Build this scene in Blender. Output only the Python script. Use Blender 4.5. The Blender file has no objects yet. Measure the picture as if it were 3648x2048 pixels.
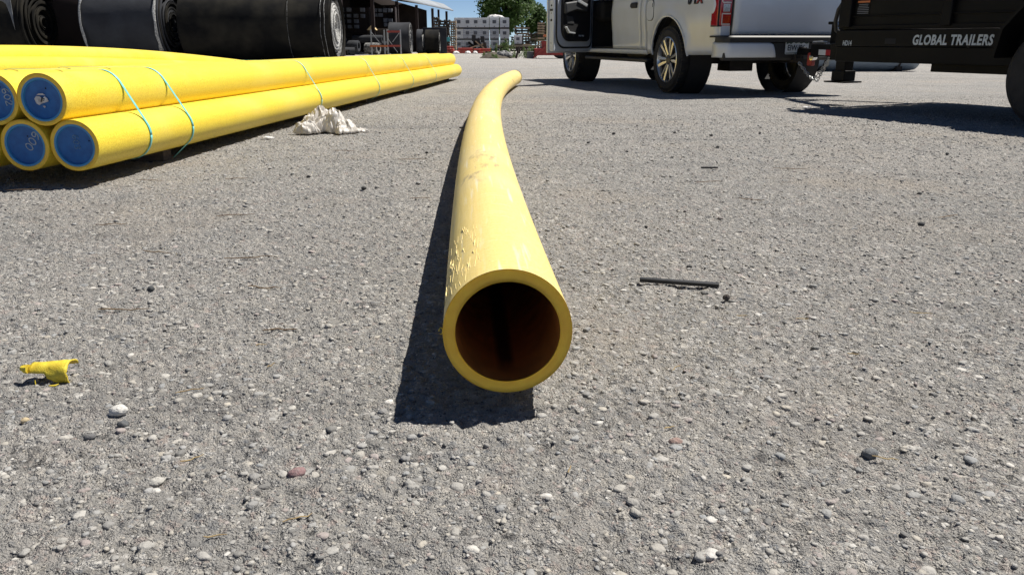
import bpy, bmesh, math, random
import numpy as np
from mathutils import Vector, Matrix, noise as mnoise
R = math.radians
rng = random.Random(7)
npr = np.random.default_rng(11)
scn = bpy.context.scene
COL = scn.collection
# ------------------------------------------------------------------ camera, sky, sun, exposure
CAM_H = 0.615
cam_d = bpy.data.cameras.new('camera')
cam_d.lens = 36 * 2750 / 3648
cam_d.sensor_width = 36
cam_d.clip_start = 0.02
cam_d.clip_end = 6000
cam = bpy.data.objects.new('camera', cam_d)
COL.objects.link(cam)
cam.location = (0, 0, CAM_H)
cam.rotation_euler = (R(90) - math.atan2(881, 2750), 0, 0)
scn.camera = cam
SUN_V = Vector((0.50, 0.23, 1.0)).normalized()          # towards the sun
SUN_EL = math.asin(SUN_V.z)
SUN_AZ = math.atan2(SUN_V.x, SUN_V.y)
wd = bpy.data.worlds.new('World')
scn.world = wd
wd.use_nodes = True
wn = wd.node_tree
sky = wn.nodes.new('ShaderNodeTexSky')
sky.sky_type = 'NISHITA'
sky.sun_disc = False
sky.sun_elevation = SUN_EL
sky.sun_rotation = SUN_AZ
sky.air_density = 0.5
sky.dust_density = 0.0
sky.ozone_density = 2.5
sky.altitude = 1800
bg = wn.nodes['Background']
bg.inputs['Strength'].default_value = 0.068
wn.links.new(sky.outputs[0], bg.inputs['Color'])
sun_d = bpy.data.lights.new('sun', 'SUN')
sun_d.energy = 5.0
sun_d.angle = R(0.53)
sun_d.color = (1.0, 0.955, 0.88)
sun = bpy.data.objects.new('sun', sun_d)
COL.objects.link(sun)
sun.rotation_euler = SUN_V.to_track_quat('Z', 'Y').to_euler()
scn.view_settings.view_transform = 'Standard'
scn.view_settings.look = 'None'
scn.view_settings.exposure = 0.50
scn.view_settings.gamma = 1.0

# ------------------------------------------------------------------ helpers
def tag(o, label=None, cat=None, group=None, kind=None):
    if label: o['label'] = label
    if cat: o['category'] = cat
    if group: o['group'] = group
    if kind: o['kind'] = kind
    elif cat: o['kind'] = 'thing'
    return o

def link(o, parent=None):
    COL.objects.link(o)
    if parent is not None: o.parent = parent
    return o

def empty(name, loc=(0, 0, 0), rz=0.0, parent=None):
    o = bpy.data.objects.new(name, None)
    o.empty_display_size = 0.1
    o.location = loc
    o.rotation_euler = (0, 0, rz)
    return link(o, parent)

def finish(me, smooth=True, angle=35):
    if smooth:
        me.polygons.foreach_set('use_smooth', [True] * len(me.polygons))
        try: me.set_sharp_from_angle(angle=R(angle))
        except Exception: pass
    me.update()

class MB:
    def __init__(s): s.v = []; s.f = []
    def add(s, vs, fs):
        b = len(s.v)
        s.v += [tuple(p) for p in vs]
        s.f += [tuple(i + b for i in f) for f in fs]
        return s
    def box(s, c, d, M=None):
        x, y, z = d[0] / 2, d[1] / 2, d[2] / 2
        vs = [Vector((sx * x, sy * y, sz * z)) for sz in (-1, 1) for sy in (-1, 1) for sx in (-1, 1)]
        if M is not None: vs = [M @ p for p in vs]
        vs = [p + Vector(c) for p in vs]
        return s.add(vs, [(0, 2, 3, 1), (4, 5, 7, 6), (0, 1, 5, 4), (2, 6, 7, 3), (0, 4, 6, 2), (1, 3, 7, 5)])
    def bar(s, a, b, w, h=None, up=(0, 0, 1)):
        a = Vector(a); b = Vector(b); h = h or w
        t = (b - a).normalized(); u = Vector(up)
        if abs(t.dot(u)) > 0.98: u = Vector((1, 0, 0))
        sd = t.cross(u).normalized(); u = sd.cross(t)
        vs = []
        for p in (a, b):
            for i, j in ((-1, -1), (1, -1), (1, 1), (-1, 1)): vs.append(p + sd * i * w / 2 + u * j * h / 2)
        return s.add(vs, [(3, 2, 1, 0), (4, 5, 6, 7), (0, 1, 5, 4), (1, 2, 6, 5), (2, 3, 7, 6), (3, 0, 4, 7)])
    def tube(s, pts, r, n=8, cap=True, closed=False):
        pts = [Vector(p) for p in pts]; m = len(pts)
        rr = r if hasattr(r, '__len__') else [r] * m
        u = None; vs = []
        for i, p in enumerate(pts):
            if closed: t = pts[(i + 1) % m] - pts[i - 1]
            else: t = pts[min(i + 1, m - 1)] - pts[max(i - 1, 0)]
            t.normalize()
            if u is None:
                u = Vector((0, 0, 1)) if abs(t.z) < 0.9 else Vector((1, 0, 0))
            u = (u - t * u.dot(t)).normalized(); w = t.cross(u)
            for k in range(n):
                a = 2 * math.pi * k / n
                vs.append(p + (u * math.cos(a) + w * math.sin(a)) * rr[i])
        fs = []
        for i in range(m if closed else m - 1):
            for k in range(n):
                j = (i + 1) % m
                fs.append((i * n + k, i * n + (k + 1) % n, j * n + (k + 1) % n, j * n + k))
        if cap and not closed:
            fs.append(tuple(range(n - 1, -1, -1))); fs.append(tuple((m - 1) * n + k for k in range(n)))
        return s.add(vs, fs)
    def lathe(s, prof, n=32, M=None, closed=False):
        # profile of (r, h) turned round z
        vs = []
        for r, h in prof:
            for k in range(n):
                a = 2 * math.pi * k / n
                vs.append(Vector((r * math.cos(a), r * math.sin(a), h)))
        if M is not None: vs = [M @ p for p in vs]
        m = len(prof); fs = []
        for i in range(m if closed else m - 1):
            j = (i + 1) % m
            for k in range(n): fs.append((i * n + k, i * n + (k + 1) % n, j * n + (k + 1) % n, j * n + k))
        return s.add(vs, fs)
    def prism(s, poly, h0, h1, M=None):
        # polygon in local xy pushed from h0 to h1 along z
        n = len(poly)
        vs = [Vector((x, y, h0)) for x, y in poly] + [Vector((x, y, h1)) for x, y in poly]
        if M is not None: vs = [M @ p for p in vs]
        return s.add(vs, [tuple(range(n - 1, -1, -1)), tuple(range(n, 2 * n))] + [(i, (i + 1) % n, n + (i + 1) % n, n + i) for i in range(n)])
    def grid(s, P):
        n, m = len(P), len(P[0])
        return s.add([p for row in P for p in row], [(i * m + j, i * m + j + 1, (i + 1) * m + j + 1, (i + 1) * m + j) for i in range(n - 1) for j in range(m - 1)])
    def mesh(s, name, smooth=True, angle=35):
        me = bpy.data.meshes.new(name)
        me.from_pydata([tuple(p) for p in s.v], [], s.f)
        me.validate()
        bm = bmesh.new(); bm.from_mesh(me)
        bmesh.ops.recalc_face_normals(bm, faces=bm.faces)
        bm.to_mesh(me); bm.free()
        finish(me, smooth, angle)
        return me
    def build(s, name, mat, parent=None, bevel=0, solid=0, smooth=True, angle=35, seg=2):
        me = s.mesh(name, smooth, angle)
        me.materials.append(M[mat] if isinstance(mat, str) else mat)
        o = link(bpy.data.objects.new(name, me), parent)
        if solid:
            md = o.modifiers.new('solid', 'SOLIDIFY'); md.thickness = solid; md.offset = -1
        if bevel:
            md = o.modifiers.new('bevel', 'BEVEL'); md.width = bevel; md.segments = seg; md.limit_method = 'ANGLE'; md.angle_limit = R(40)
        return o

def mesh_copy(o, parent=None):
    c = o.copy(); link(c); c.parent = parent; return c
def copy_tree(o, parent=None):
    kids = list(o.children)
    c = mesh_copy(o, parent)
    for k in kids: copy_tree(k, c)
    return c

def text_part(txt, size, mat, parent, Mt, name='lettering', depth=0.002, bold=0.0, shear=0.0, sx=1.0, align='LEFT', space=1.0, width=None):
    cu = bpy.data.curves.new('lettering', 'FONT')
    cu.body = txt; cu.size = size; cu.extrude = depth / 2; cu.offset = bold; cu.shear = shear; cu.align_x = align; cu.space_character = space
    cu.resolution_u = 3
    to = bpy.data.objects.new('lettering_tmp', cu); COL.objects.link(to)
    dg = bpy.context.evaluated_depsgraph_get()
    me = bpy.data.meshes.new_from_object(to.evaluated_get(dg))
    bpy.data.objects.remove(to)
    if width:
        xs_ = [v.co.x for v in me.vertices]; sx = width / (max(xs_) - min(xs_))
    me.transform(Mt @ Matrix.Diagonal((sx, 1, 1, 1)))
    me.materials.clear(); me.materials.append(M[mat])
    o = bpy.data.objects.new(name, me)
    return link(o, parent)

def frame(o, x, y, z=None):
    x = Vector(x).normalized(); y = Vector(y).normalized(); z = x.cross(y).normalized()
    m = Matrix((x, y, z)).transposed().to_4x4(); m.translation = Vector(o)
    return m

# ------------------------------------------------------------------ materials
M = {}
def mat(name, c1, rough=0.6, c2=None, scale=8.0, metal=0.0, bump=0.0, bscale=None, detail=6.0, lo=0.35, hi=0.65, spec=0.5, coat=0.0, subsurf=0.0, ssr=0.02, trans=0.0, stretch=None, coords='pos', rough2=None):
    m = bpy.data.materials.new(name); m.use_nodes = True
    nt = m.node_tree; b = nt.nodes['Principled BSDF']
    b.inputs['Roughness'].default_value = rough
    b.inputs['Metallic'].default_value = metal
    b.inputs['Specular IOR Level'].default_value = spec
    b.inputs['Coat Weight'].default_value = coat
    b.inputs['Coat Roughness'].default_value = 0.08
    if subsurf:
        b.inputs['Subsurface Weight'].default_value = subsurf
        b.inputs['Subsurface Radius'].default_value = (1, 0.6, 0.15)
        b.inputs['Subsurface Scale'].default_value = ssr
    if trans: b.inputs['Transmission Weight'].default_value = trans
    b.inputs['Base Color'].default_value = (*c1, 1)
    if coords == 'pos':
        src = nt.nodes.new('ShaderNodeNewGeometry').outputs['Position']
    else:
        src = nt.nodes.new('ShaderNodeTexCoord').outputs['Object']
    if stretch:
        mp = nt.nodes.new('ShaderNodeMapping'); mp.inputs['Scale'].default_value = stretch
        nt.links.new(src, mp.inputs['Vector']); src = mp.outputs[0]
    if c2 is not None:
        nz = nt.nodes.new('ShaderNodeTexNoise'); nz.inputs['Scale'].default_value = scale; nz.inputs['Detail'].default_value = detail
        nt.links.new(src, nz.inputs['Vector'])
        mr = nt.nodes.new('ShaderNodeMapRange'); mr.inputs[1].default_value = lo; mr.inputs[2].default_value = hi
        nt.links.new(nz.outputs[0], mr.inputs[0])
        mx = nt.nodes.new('ShaderNodeMix'); mx.data_type = 'RGBA'
        mx.inputs[6].default_value = (*c1, 1); mx.inputs[7].default_value = (*c2, 1)
        nt.links.new(mr.outputs[0], mx.inputs[0]); nt.links.new(mx.outputs[2], b.inputs['Base Color'])
        if rough2 is not None:
            mr2 = nt.nodes.new('ShaderNodeMapRange'); mr2.inputs[3].default_value = rough; mr2.inputs[4].default_value = rough2
            nt.links.new(mr.outputs[0], mr2.inputs[0]); nt.links.new(mr2.outputs[0], b.inputs['Roughness'])
    if bump:
        nb = nt.nodes.new('ShaderNodeTexNoise'); nb.inputs['Scale'].default_value = bscale or scale * 3; nb.inputs['Detail'].default_value = 5
        nt.links.new(src, nb.inputs['Vector'])
        bp = nt.nodes.new('ShaderNodeBump'); bp.inputs['Strength'].default_value = 1.0; bp.inputs['Distance'].default_value = bump
        nt.links.new(nb.outputs[0], bp.inputs['Height']); nt.links.new(bp.outputs[0], b.inputs['Normal'])
    M[name] = m
    return m

def P(nt): return nt.nodes['Principled BSDF']

mat('cap_blue', (0.018, 0.14, 0.40), 0.5, (0.014, 0.10, 0.31), 30, bump=0.0004, bscale=400)
mat('cap_rim', (0.05, 0.26, 0.50), 0.45)
mat('chalk', (0.62, 0.64, 0.62), 0.9, (0.35, 0.4, 0.42), 200)
mat('chalk_faint', (0.25, 0.36, 0.42), 0.9, (0.10, 0.22, 0.34), 200)
mat('hole', (0.01, 0.01, 0.01), 0.9)
mat('sticker', (0.72, 0.70, 0.66), 0.7, (0.45, 0.40, 0.36), 60)
mat('strap', (0.16, 0.58, 0.56), 0.35, (0.22, 0.66, 0.62), 40)
mat('dunnage', (0.13, 0.10, 0.075), 0.9, (0.07, 0.055, 0.045), 12, bump=0.002, bscale=60, stretch=(1, 6, 6))
mat('bag', (0.82, 0.79, 0.74), 0.40, (0.66, 0.61, 0.54), 7, bump=0.012, bscale=11)
mat('scrap_white', (0.75, 0.73, 0.70), 0.6)
mat('scrap_yellow', (0.74, 0.60, 0.05), 0.6, (0.58, 0.42, 0.03), 60, bump=0.0012, bscale=500)
mat('black_plastic', (0.012, 0.012, 0.012), 0.55, (0.02, 0.02, 0.02), 60)
mat('twig', (0.10, 0.055, 0.028), 0.9, (0.20, 0.13, 0.06), 30)
mat('straw', (0.42, 0.31, 0.14), 0.8, (0.22, 0.15, 0.07), 30)
mat('paint_white', (0.60, 0.64, 0.69), 0.24, (0.55, 0.58, 0.61), 2.2, coat=0.25, spec=0.35)
mat('trim_black', (0.012, 0.012, 0.013), 0.55, (0.02, 0.02, 0.02), 20)
mat('interior', (0.010, 0.010, 0.011), 0.8)
mat('interior_grey', (0.05, 0.052, 0.055), 0.6)
mat('chassis', (0.014, 0.012, 0.011), 0.8, (0.03, 0.024, 0.02), 6)
mat('tyre', (0.016, 0.016, 0.016), 0.85, (0.03, 0.028, 0.026), 14, bump=0.003, bscale=90)
mat('alloy', (0.62, 0.61, 0.58), 0.28, metal=0.9)
mat('alloy_dark', (0.03, 0.032, 0.036), 0.4)
mat('chrome', (0.75, 0.76, 0.77), 0.12, metal=1.0)
mat('silver_plastic', (0.5, 0.52, 0.53), 0.35)
mat('lens_red', (0.42, 0.008, 0.012), 0.12, (0.30, 0.004, 0.01), 30, coat=0.8)
mat('lens_clear', (0.55, 0.57, 0.58), 0.1, (0.25, 0.26, 0.27), 70, coat=0.8)
mat('lens_strip', (0.62, 0.56, 0.5), 0.2, coat=0.5)
mat('lens_orange', (0.50, 0.07, 0.012), 0.15, (0.3, 0.02, 0.01), 30, coat=0.8)
mat('glass', (0.012, 0.014, 0.016), 0.05, spec=0.8, coat=0.5)
mat('badge_red', (0.32, 0.02, 0.025), 0.35)
mat('emblem', (0.01, 0.014, 0.022), 0.25, coat=0.5)
mat('plate_white', (0.55, 0.58, 0.60), 0.5, (0.45, 0.5, 0.52), 25)
mat('plate_green', (0.02, 0.045, 0.035), 0.5)
mat('trailer_black', (0.005, 0.005, 0.005), 0.5, (0.009, 0.0085, 0.008), 3, spec=0.12)
mat('letter_grey', (0.55, 0.60, 0.62), 0.5, (0.45, 0.5, 0.52), 30)
mat('tape_white', (0.62, 0.64, 0.66), 0.35)
mat('tape_red', (0.38, 0.02, 0.02), 0.35)
mat('red_paint', (0.36, 0.035, 0.025), 0.5, (0.24, 0.03, 0.02), 9)
mat('galvanised', (0.45, 0.46, 0.46), 0.45, (0.3, 0.31, 0.31), 20, metal=0.6)
mat('rubber_belt', (0.006, 0.006, 0.006), 0.8, (0.034, 0.030, 0.022), 1.4, spec=0.15, bump=0.01, bscale=4, lo=0.4, hi=0.75)
mat('rubber_dusty', (0.050, 0.053, 0.060), 0.85, (0.030, 0.031, 0.035), 1.2, spec=0.2, bump=0.01, bscale=4)
mat('belt_ply', (0.30, 0.30, 0.29), 0.9, (0.03, 0.03, 0.03), 9, bump=0.02, bscale=20)
mat('belt_fray', (0.55, 0.54, 0.51), 0.95, (0.22, 0.22, 0.21), 22, bump=0.02, bscale=40)
mat('belt_flap', (0.17, 0.18, 0.19), 0.8, (0.11, 0.115, 0.12), 4, bump=0.01, bscale=9)
mat('shed_roof', (0.36, 0.38, 0.40), 0.5, (0.28, 0.30, 0.31), 0.6, metal=0.2)
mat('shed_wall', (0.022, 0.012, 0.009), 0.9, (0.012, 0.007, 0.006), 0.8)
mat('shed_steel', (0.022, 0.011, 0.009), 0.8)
mat('crate_grey', (0.17, 0.18, 0.20), 0.7, (0.10, 0.105, 0.12), 2)
mat('wood_pale', (0.40, 0.30, 0.19), 0.85, (0.28, 0.20, 0.13), 3)
mat('wood_grey', (0.22, 0.18, 0.13), 0.9, (0.13, 0.105, 0.08), 3)
mat('wood_dark', (0.06, 0.045, 0.035), 0.9, (0.035, 0.028, 0.022), 3)
mat('tote_bottle', (0.66, 0.68, 0.70), 0.4, (0.56, 0.58, 0.60), 1.5)
mat('tote_grey', (0.24, 0.27, 0.33), 0.4, (0.18, 0.205, 0.26), 1.5)
mat('tote_label', (0.10, 0.105, 0.12), 0.6)
mat('beam_red', (0.42, 0.06, 0.04), 0.55, (0.30, 0.05, 0.035), 2)
mat('beam_orange', (0.55, 0.16, 0.05), 0.55)
mat('sign_tan', (0.62, 0.46, 0.24), 0.7)
mat('blue_green', (0.05, 0.30, 0.34), 0.5)
mat('bark', (0.09, 0.065, 0.045), 0.95, (0.05, 0.035, 0.025), 3)
mat('leaf', (0.035, 0.075, 0.018), 0.6, (0.07, 0.12, 0.03), 1.2, spec=0.3)
mat('leaf_weed', (0.07, 0.13, 0.03), 0.65, (0.13, 0.18, 0.05), 2.5, spec=0.3)
mat('soil', (0.09, 0.075, 0.055), 0.95, (0.05, 0.042, 0.03), 3, bump=0.05, bscale=5)
mat('tarp_grey', (0.22, 0.22, 0.22), 0.7, (0.12, 0.12, 0.12), 3)
mat('tank_grey', (0.30, 0.36, 0.42), 0.5, (0.22, 0.27, 0.32), 1.5)
for k in ('bag',):
    nt = M[k].node_tree; b = P(nt); tr = nt.nodes.new('ShaderNodeBsdfTranslucent'); ms = nt.nodes.new('ShaderNodeMixShader')
    tr.inputs[0].default_value = (0.75, 0.70, 0.62, 1); ms.inputs[0].default_value = 0.22
    nt.links.new(b.outputs[0], ms.inputs[1]); nt.links.new(tr.outputs[0], ms.inputs[2]); nt.links.new(ms.outputs[0], nt.nodes['Material Output'].inputs[0])
for k in ('leaf', 'leaf_weed'):
    nt = M[k].node_tree; b = P(nt); tr = nt.nodes.new('ShaderNodeBsdfTranslucent'); ms = nt.nodes.new('ShaderNodeMixShader')
    tr.inputs[0].default_value = (0.10, 0.17, 0.03, 1); ms.inputs[0].default_value = 0.3
    out = nt.nodes['Material Output']
    nt.links.new(b.outputs[0], ms.inputs[1]); nt.links.new(tr.outputs[0], ms.inputs[2]); nt.links.new(ms.outputs[0], out.inputs[0])

def nodes_of(name, rough=0.6):
    m = bpy.data.materials.new(name); m.use_nodes = True; M[name] = m
    nt = m.node_tree; b = P(nt); b.inputs['Roughness'].default_value = rough
    def N(t, **kw):
        n = nt.nodes.new('ShaderNode' + t)
        for k, v in kw.items():
            if k.startswith('i_'): n.inputs[int(k[2:])].default_value = v
            else: setattr(n, k, v)
        return n
    def L(a, b_): nt.links.new(a, b_)
    def mix(fac, a, c, mode='MIX'):
        x = N('Mix', data_type='RGBA', blend_type=mode)
        for i, v in ((0, fac), (6, a), (7, c)):
            if hasattr(v, 'is_output'): L(v, x.inputs[i])
            else: x.inputs[i].default_value = v if i == 0 else (*v, 1)
        return x.outputs[2]
    def rng_(v, a, c, d=0.0, e=1.0):
        x = N('MapRange'); x.inputs[1].default_value = a; x.inputs[2].default_value = c; x.inputs[3].default_value = d; x.inputs[4].default_value = e
        L(v, x.inputs[0]); return x.outputs[0]
    return nt, b, N, L, mix, rng_

# yellow pipe of the bundles: clean, finely speckled
def yellow_pipe(name, ca, cb, cdust, worn):
    nt, b, N, L, mix, mr = nodes_of(name, 0.42)
    tc = N('TexCoord')
    pos = tc.outputs['Object']
    gr = N('TexNoise'); gr.inputs['Scale'].default_value = 170; gr.inputs['Detail'].default_value = 2; L(pos, gr.inputs['Vector'])
    big = N('TexNoise'); big.inputs['Scale'].default_value = 2.2; big.inputs['Detail'].default_value = 5; L(pos, big.inputs['Vector'])
    c = mix(mr(gr.outputs[0], 0.38, 0.62), ca, cb)
    c = mix(mr(big.outputs[0], 0.50, 0.75, 0, 0.45), c, cdust)
    if worn:
        # streaks along the length, scuffs and rubbed-in dirt (uv: u round, v along in metres)
        uv = N('UVMap'); uv.uv_map = 'UVMap'
        m1 = N('Mapping'); m1.inputs['Scale'].default_value = (9, 130, 1); L(uv.outputs[0], m1.inputs['Vector'])
        s1 = N('TexNoise'); s1.inputs['Scale'].default_value = 1.0; s1.inputs['Detail'].default_value = 4; s1.inputs['Roughness'].default_value = 0.6; L(m1.outputs[0], s1.inputs['Vector'])
        m2 = N('Mapping'); m2.inputs['Scale'].default_value = (70, 3.0, 1); m2.inputs['Rotation'].default_value = (0, 0, 0.12); L(uv.outputs[0], m2.inputs['Vector'])
        s2 = N('TexNoise'); s2.inputs['Scale'].default_value = 1.0; s2.inputs['Detail'].default_value = 5; L(m2.outputs[0], s2.inputs['Vector'])
        c = mix(mr(s1.outputs[0], 0.58, 0.70, 0, 0.55), c, (0.80, 0.73, 0.48))
        c = mix(mr(s2.outputs[0], 0.60, 0.70, 0, 0.6), c, (0.82, 0.76, 0.55))
        # dark rub marks on the crown, gated by large noise
        m3 = N('Mapping'); m3.inputs['Scale'].default_value = (18, 5.0, 1); L(uv.outputs[0], m3.inputs['Vector'])
        s3 = N('TexNoise'); s3.inputs['Scale'].default_value = 1.0; s3.inputs['Detail'].default_value = 7; s3.inputs['Roughness'].default_value = 0.7; L(m3.outputs[0], s3.inputs['Vector'])
        m4 = N('Mapping'); m4.inputs['Scale'].default_value = (3.0, 0.9, 1); m4.inputs['Location'].default_value = (1.7, 0.35, 0); L(uv.outputs[0], m4.inputs['Vector'])
        s4 = N('TexNoise'); s4.inputs['Scale'].default_value = 1.0; s4.inputs['Detail'].default_value = 2; L(m4.outputs[0], s4.inputs['Vector'])
        mul = N('Math', operation='MULTIPLY'); L(mr(s3.outputs[0], 0.52, 0.66), mul.inputs[0]); L(mr(s4.outputs[0], 0.54, 0.64), mul.inputs[1])
        mm = N('Math', operation='MULTIPLY'); L(mul.outputs[0], mm.inputs[0]); mm.inputs[1].default_value = 0.75
        c = mix(mm.outputs[0], c, (0.20, 0.15, 0.11))
        # fine dark nicks
        vo = N('TexVoronoi'); vo.inputs['Scale'].default_value = 55; L(pos, vo.inputs['Vector'])
        c = mix(mr(vo.outputs['Distance'], 0.045, 0.09, 0.7, 0.0), c, (0.16, 0.11, 0.06))
        bp = N('Bump'); bp.inputs['Distance'].default_value = 0.0004; L(s1.outputs[0], bp.inputs['Height'])
        bp2 = N('Bump'); bp2.inputs['Distance'].default_value = 0.0008; L(s2.outputs[0], bp2.inputs['Height']); L(bp.outputs[0], bp2.inputs['Normal'])
        L(bp2.outputs[0], b.inputs['Normal'])
        b.inputs['Roughness'].default_value = 0.5
    else:
        bp = N('Bump'); bp.inputs['Distance'].default_value = 0.0005; L(gr.outputs[0], bp.inputs['Height']); L(bp.outputs[0], b.inputs['Normal'])
    L(c, b.inputs['Base Color'])
yellow_pipe('pipe_new', (0.74, 0.53, 0.035), (0.91, 0.71, 0.07), (0.85, 0.69, 0.18), False)
yellow_pipe('pipe_worn', (0.75, 0.57, 0.18), (0.80, 0.62, 0.23), (0.76, 0.63, 0.34), True)
mat('pipe_cut', (0.97, 0.61, 0.05), 0.5, (0.92, 0.54, 0.045), 40, subsurf=0.25, ssr=0.02, bump=0.0004, bscale=300)
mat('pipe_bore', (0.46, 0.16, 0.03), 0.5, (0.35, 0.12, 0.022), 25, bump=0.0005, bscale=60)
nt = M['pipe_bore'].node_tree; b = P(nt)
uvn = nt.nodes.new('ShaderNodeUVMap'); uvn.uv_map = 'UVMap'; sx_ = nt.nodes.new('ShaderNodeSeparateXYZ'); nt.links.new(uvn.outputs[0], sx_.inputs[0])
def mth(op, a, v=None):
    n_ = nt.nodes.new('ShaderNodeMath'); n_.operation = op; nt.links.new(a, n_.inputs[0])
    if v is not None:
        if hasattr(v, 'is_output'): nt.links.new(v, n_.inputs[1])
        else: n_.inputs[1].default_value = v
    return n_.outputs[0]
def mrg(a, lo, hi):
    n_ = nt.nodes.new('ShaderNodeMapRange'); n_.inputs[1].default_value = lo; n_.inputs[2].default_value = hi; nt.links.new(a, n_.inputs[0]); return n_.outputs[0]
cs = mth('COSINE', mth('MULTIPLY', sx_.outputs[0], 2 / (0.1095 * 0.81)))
band = mth('MULTIPLY', mrg(cs, -0.90, -0.985), mrg(sx_.outputs[1], 0.02, 0.10))  # shade of the deep bore painted as dark stripes along crown and invert
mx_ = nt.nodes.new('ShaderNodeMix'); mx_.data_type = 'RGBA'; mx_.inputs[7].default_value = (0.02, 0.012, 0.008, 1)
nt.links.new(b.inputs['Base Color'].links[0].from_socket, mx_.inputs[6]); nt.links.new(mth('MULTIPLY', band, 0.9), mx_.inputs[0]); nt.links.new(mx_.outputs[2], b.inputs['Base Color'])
mat('pipe_shred', (0.77, 0.63, 0.29), 0.6)

# ------------------------------------------------------------------ ground
def vn(x, y, seed):
    xi = np.floor(x).astype(np.int64); yi = np.floor(y).astype(np.int64)
    fx = x - xi; fy = y - yi; fx = fx * fx * (3 - 2 * fx); fy = fy * fy * (3 - 2 * fy)
    def h(a, b):
        n = (a * 374761393 + b * 668265263 + seed * 1442695041) & 0xffffffff
        n = ((n ^ (n >> 13)) * 1274126177) & 0xffffffff
        return ((n ^ (n >> 16)) & 0xffff) / 65535.0
    return (h(xi, yi) * (1 - fx) + h(xi + 1, yi) * fx) * (1 - fy) + (h(xi, yi + 1) * (1 - fx) + h(xi + 1, yi + 1) * fx) * fy
SLOPE = 0.0065
def gfar(y): return -SLOPE * np.maximum(np.asarray(y, float) - 6.0, 0.0)   # the yard falls away gently
def ground_h(x, y):
    x = np.asarray(x, float); y = np.asarray(y, float)
    h = 0.010 * (vn(x * 1.1, y * 1.1, 5) - 0.5) + 0.006 * (vn(x * 5, y * 5, 1) - 0.5)
    h += 0.006 * (vn(x * 23, y * 23, 2) - 0.5) + 0.009 * (vn(x * 62, y * 62, 3) - 0.5) + 0.0065 * (vn(x * 130, y * 130, 4) - 0.5)
    d = np.hypot(x, y)
    return h * np.clip((10.5 - d) / 3.0, 0, 1) - 0.002 + gfar(y)
nY, nX = 740, 560
Ys = 0.55 * (10.8 / 0.55) ** np.linspace(0, 1, nY)
Us = np.linspace(-1.25, 1.25, nX)
gx = Us[None, :] * (Ys[:, None] + 0.12); gy = np.repeat(Ys[:, None], nX, 1)
gz = ground_h(gx, gy)
edge = np.minimum(np.minimum(np.arange(nX), nX - 1 - np.arange(nX))[None, :] / 60.0, np.minimum(np.arange(nY), nY - 1 - np.arange(nY))[:, None] / 30.0)
edge = np.clip(edge, 0, 1); edge = edge * edge * (3 - 2 * edge)
gz = (gfar(gy) - 0.024) * (1 - edge) + gz * edge          # the relief runs out gently under the plain sheet
gv = np.stack([gx, gy, gz], -1).reshape(-1, 3)
ii = (np.arange(nY - 1)[:, None] * nX + np.arange(nX - 1)[None, :]).reshape(-1)
gf = np.stack([ii, ii + 1, ii + nX + 1, ii + nX], -1)
# outer sheet, a little lower, reaching the horizon
ring = [-2500, -400, -120, -40, -12, 0, 12, 40, 120, 400, 2500]
ringy = [-2500, -400, -120, -40, -12, 0, 6, 40, 120, 400, 2500]
ov = np.array([(x, y, -0.018 + float(gfar(y))) for y in ringy for x in ring], float)
nb = len(gv); nr = len(ring)
of = np.array([(nb + i * nr + j, nb + i * nr + j + 1, nb + (i + 1) * nr + j + 1, nb + (i + 1) * nr + j) for i in range(nr - 1) for j in range(nr - 1)])
def np_mesh(name, v, f, smooth=True):
    me = bpy.data.meshes.new(name)
    k = f.shape[1]
    me.vertices.add(len(v)); me.vertices.foreach_set('co', v.astype(np.float32).ravel())
    me.loops.add(f.size); me.loops.foreach_set('vertex_index', f.astype(np.int32).ravel())
    me.polygons.add(len(f)); me.polygons.foreach_set('loop_start', np.arange(0, f.size, k, dtype=np.int32)); me.polygons.foreach_set('loop_total', np.full(len(f), k, np.int32))
    if smooth: me.polygons.foreach_set('use_smooth', np.ones(len(f), bool))
    me.update(calc_edges=True)
    return me
nt, b, N, L, mix, mr = nodes_of('pavement', 0.92)
pos = N('NewGeometry').outputs['Position']
def noise(s, d=4, r=0.55):
    n = N('TexNoise'); n.inputs['Scale'].default_value = s; n.inputs['Detail'].default_value = d; n.inputs['Roughness'].default_value = r; L(pos, n.inputs['Vector']); return n.outputs[0]
def voro(s, feat='F1'):
    n = N('TexVoronoi', feature=feat); n.inputs['Scale'].default_value = s; L(pos, n.inputs['Vector']); return n
c = mix(mr(noise(0.55, 5), 0.35, 0.65), (0.40, 0.386, 0.36), (0.51, 0.478, 0.44))
c = mix(mr(noise(7, 5, 0.6), 0.35, 0.65, 0, 0.6), c, (0.31, 0.304, 0.288))
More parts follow.
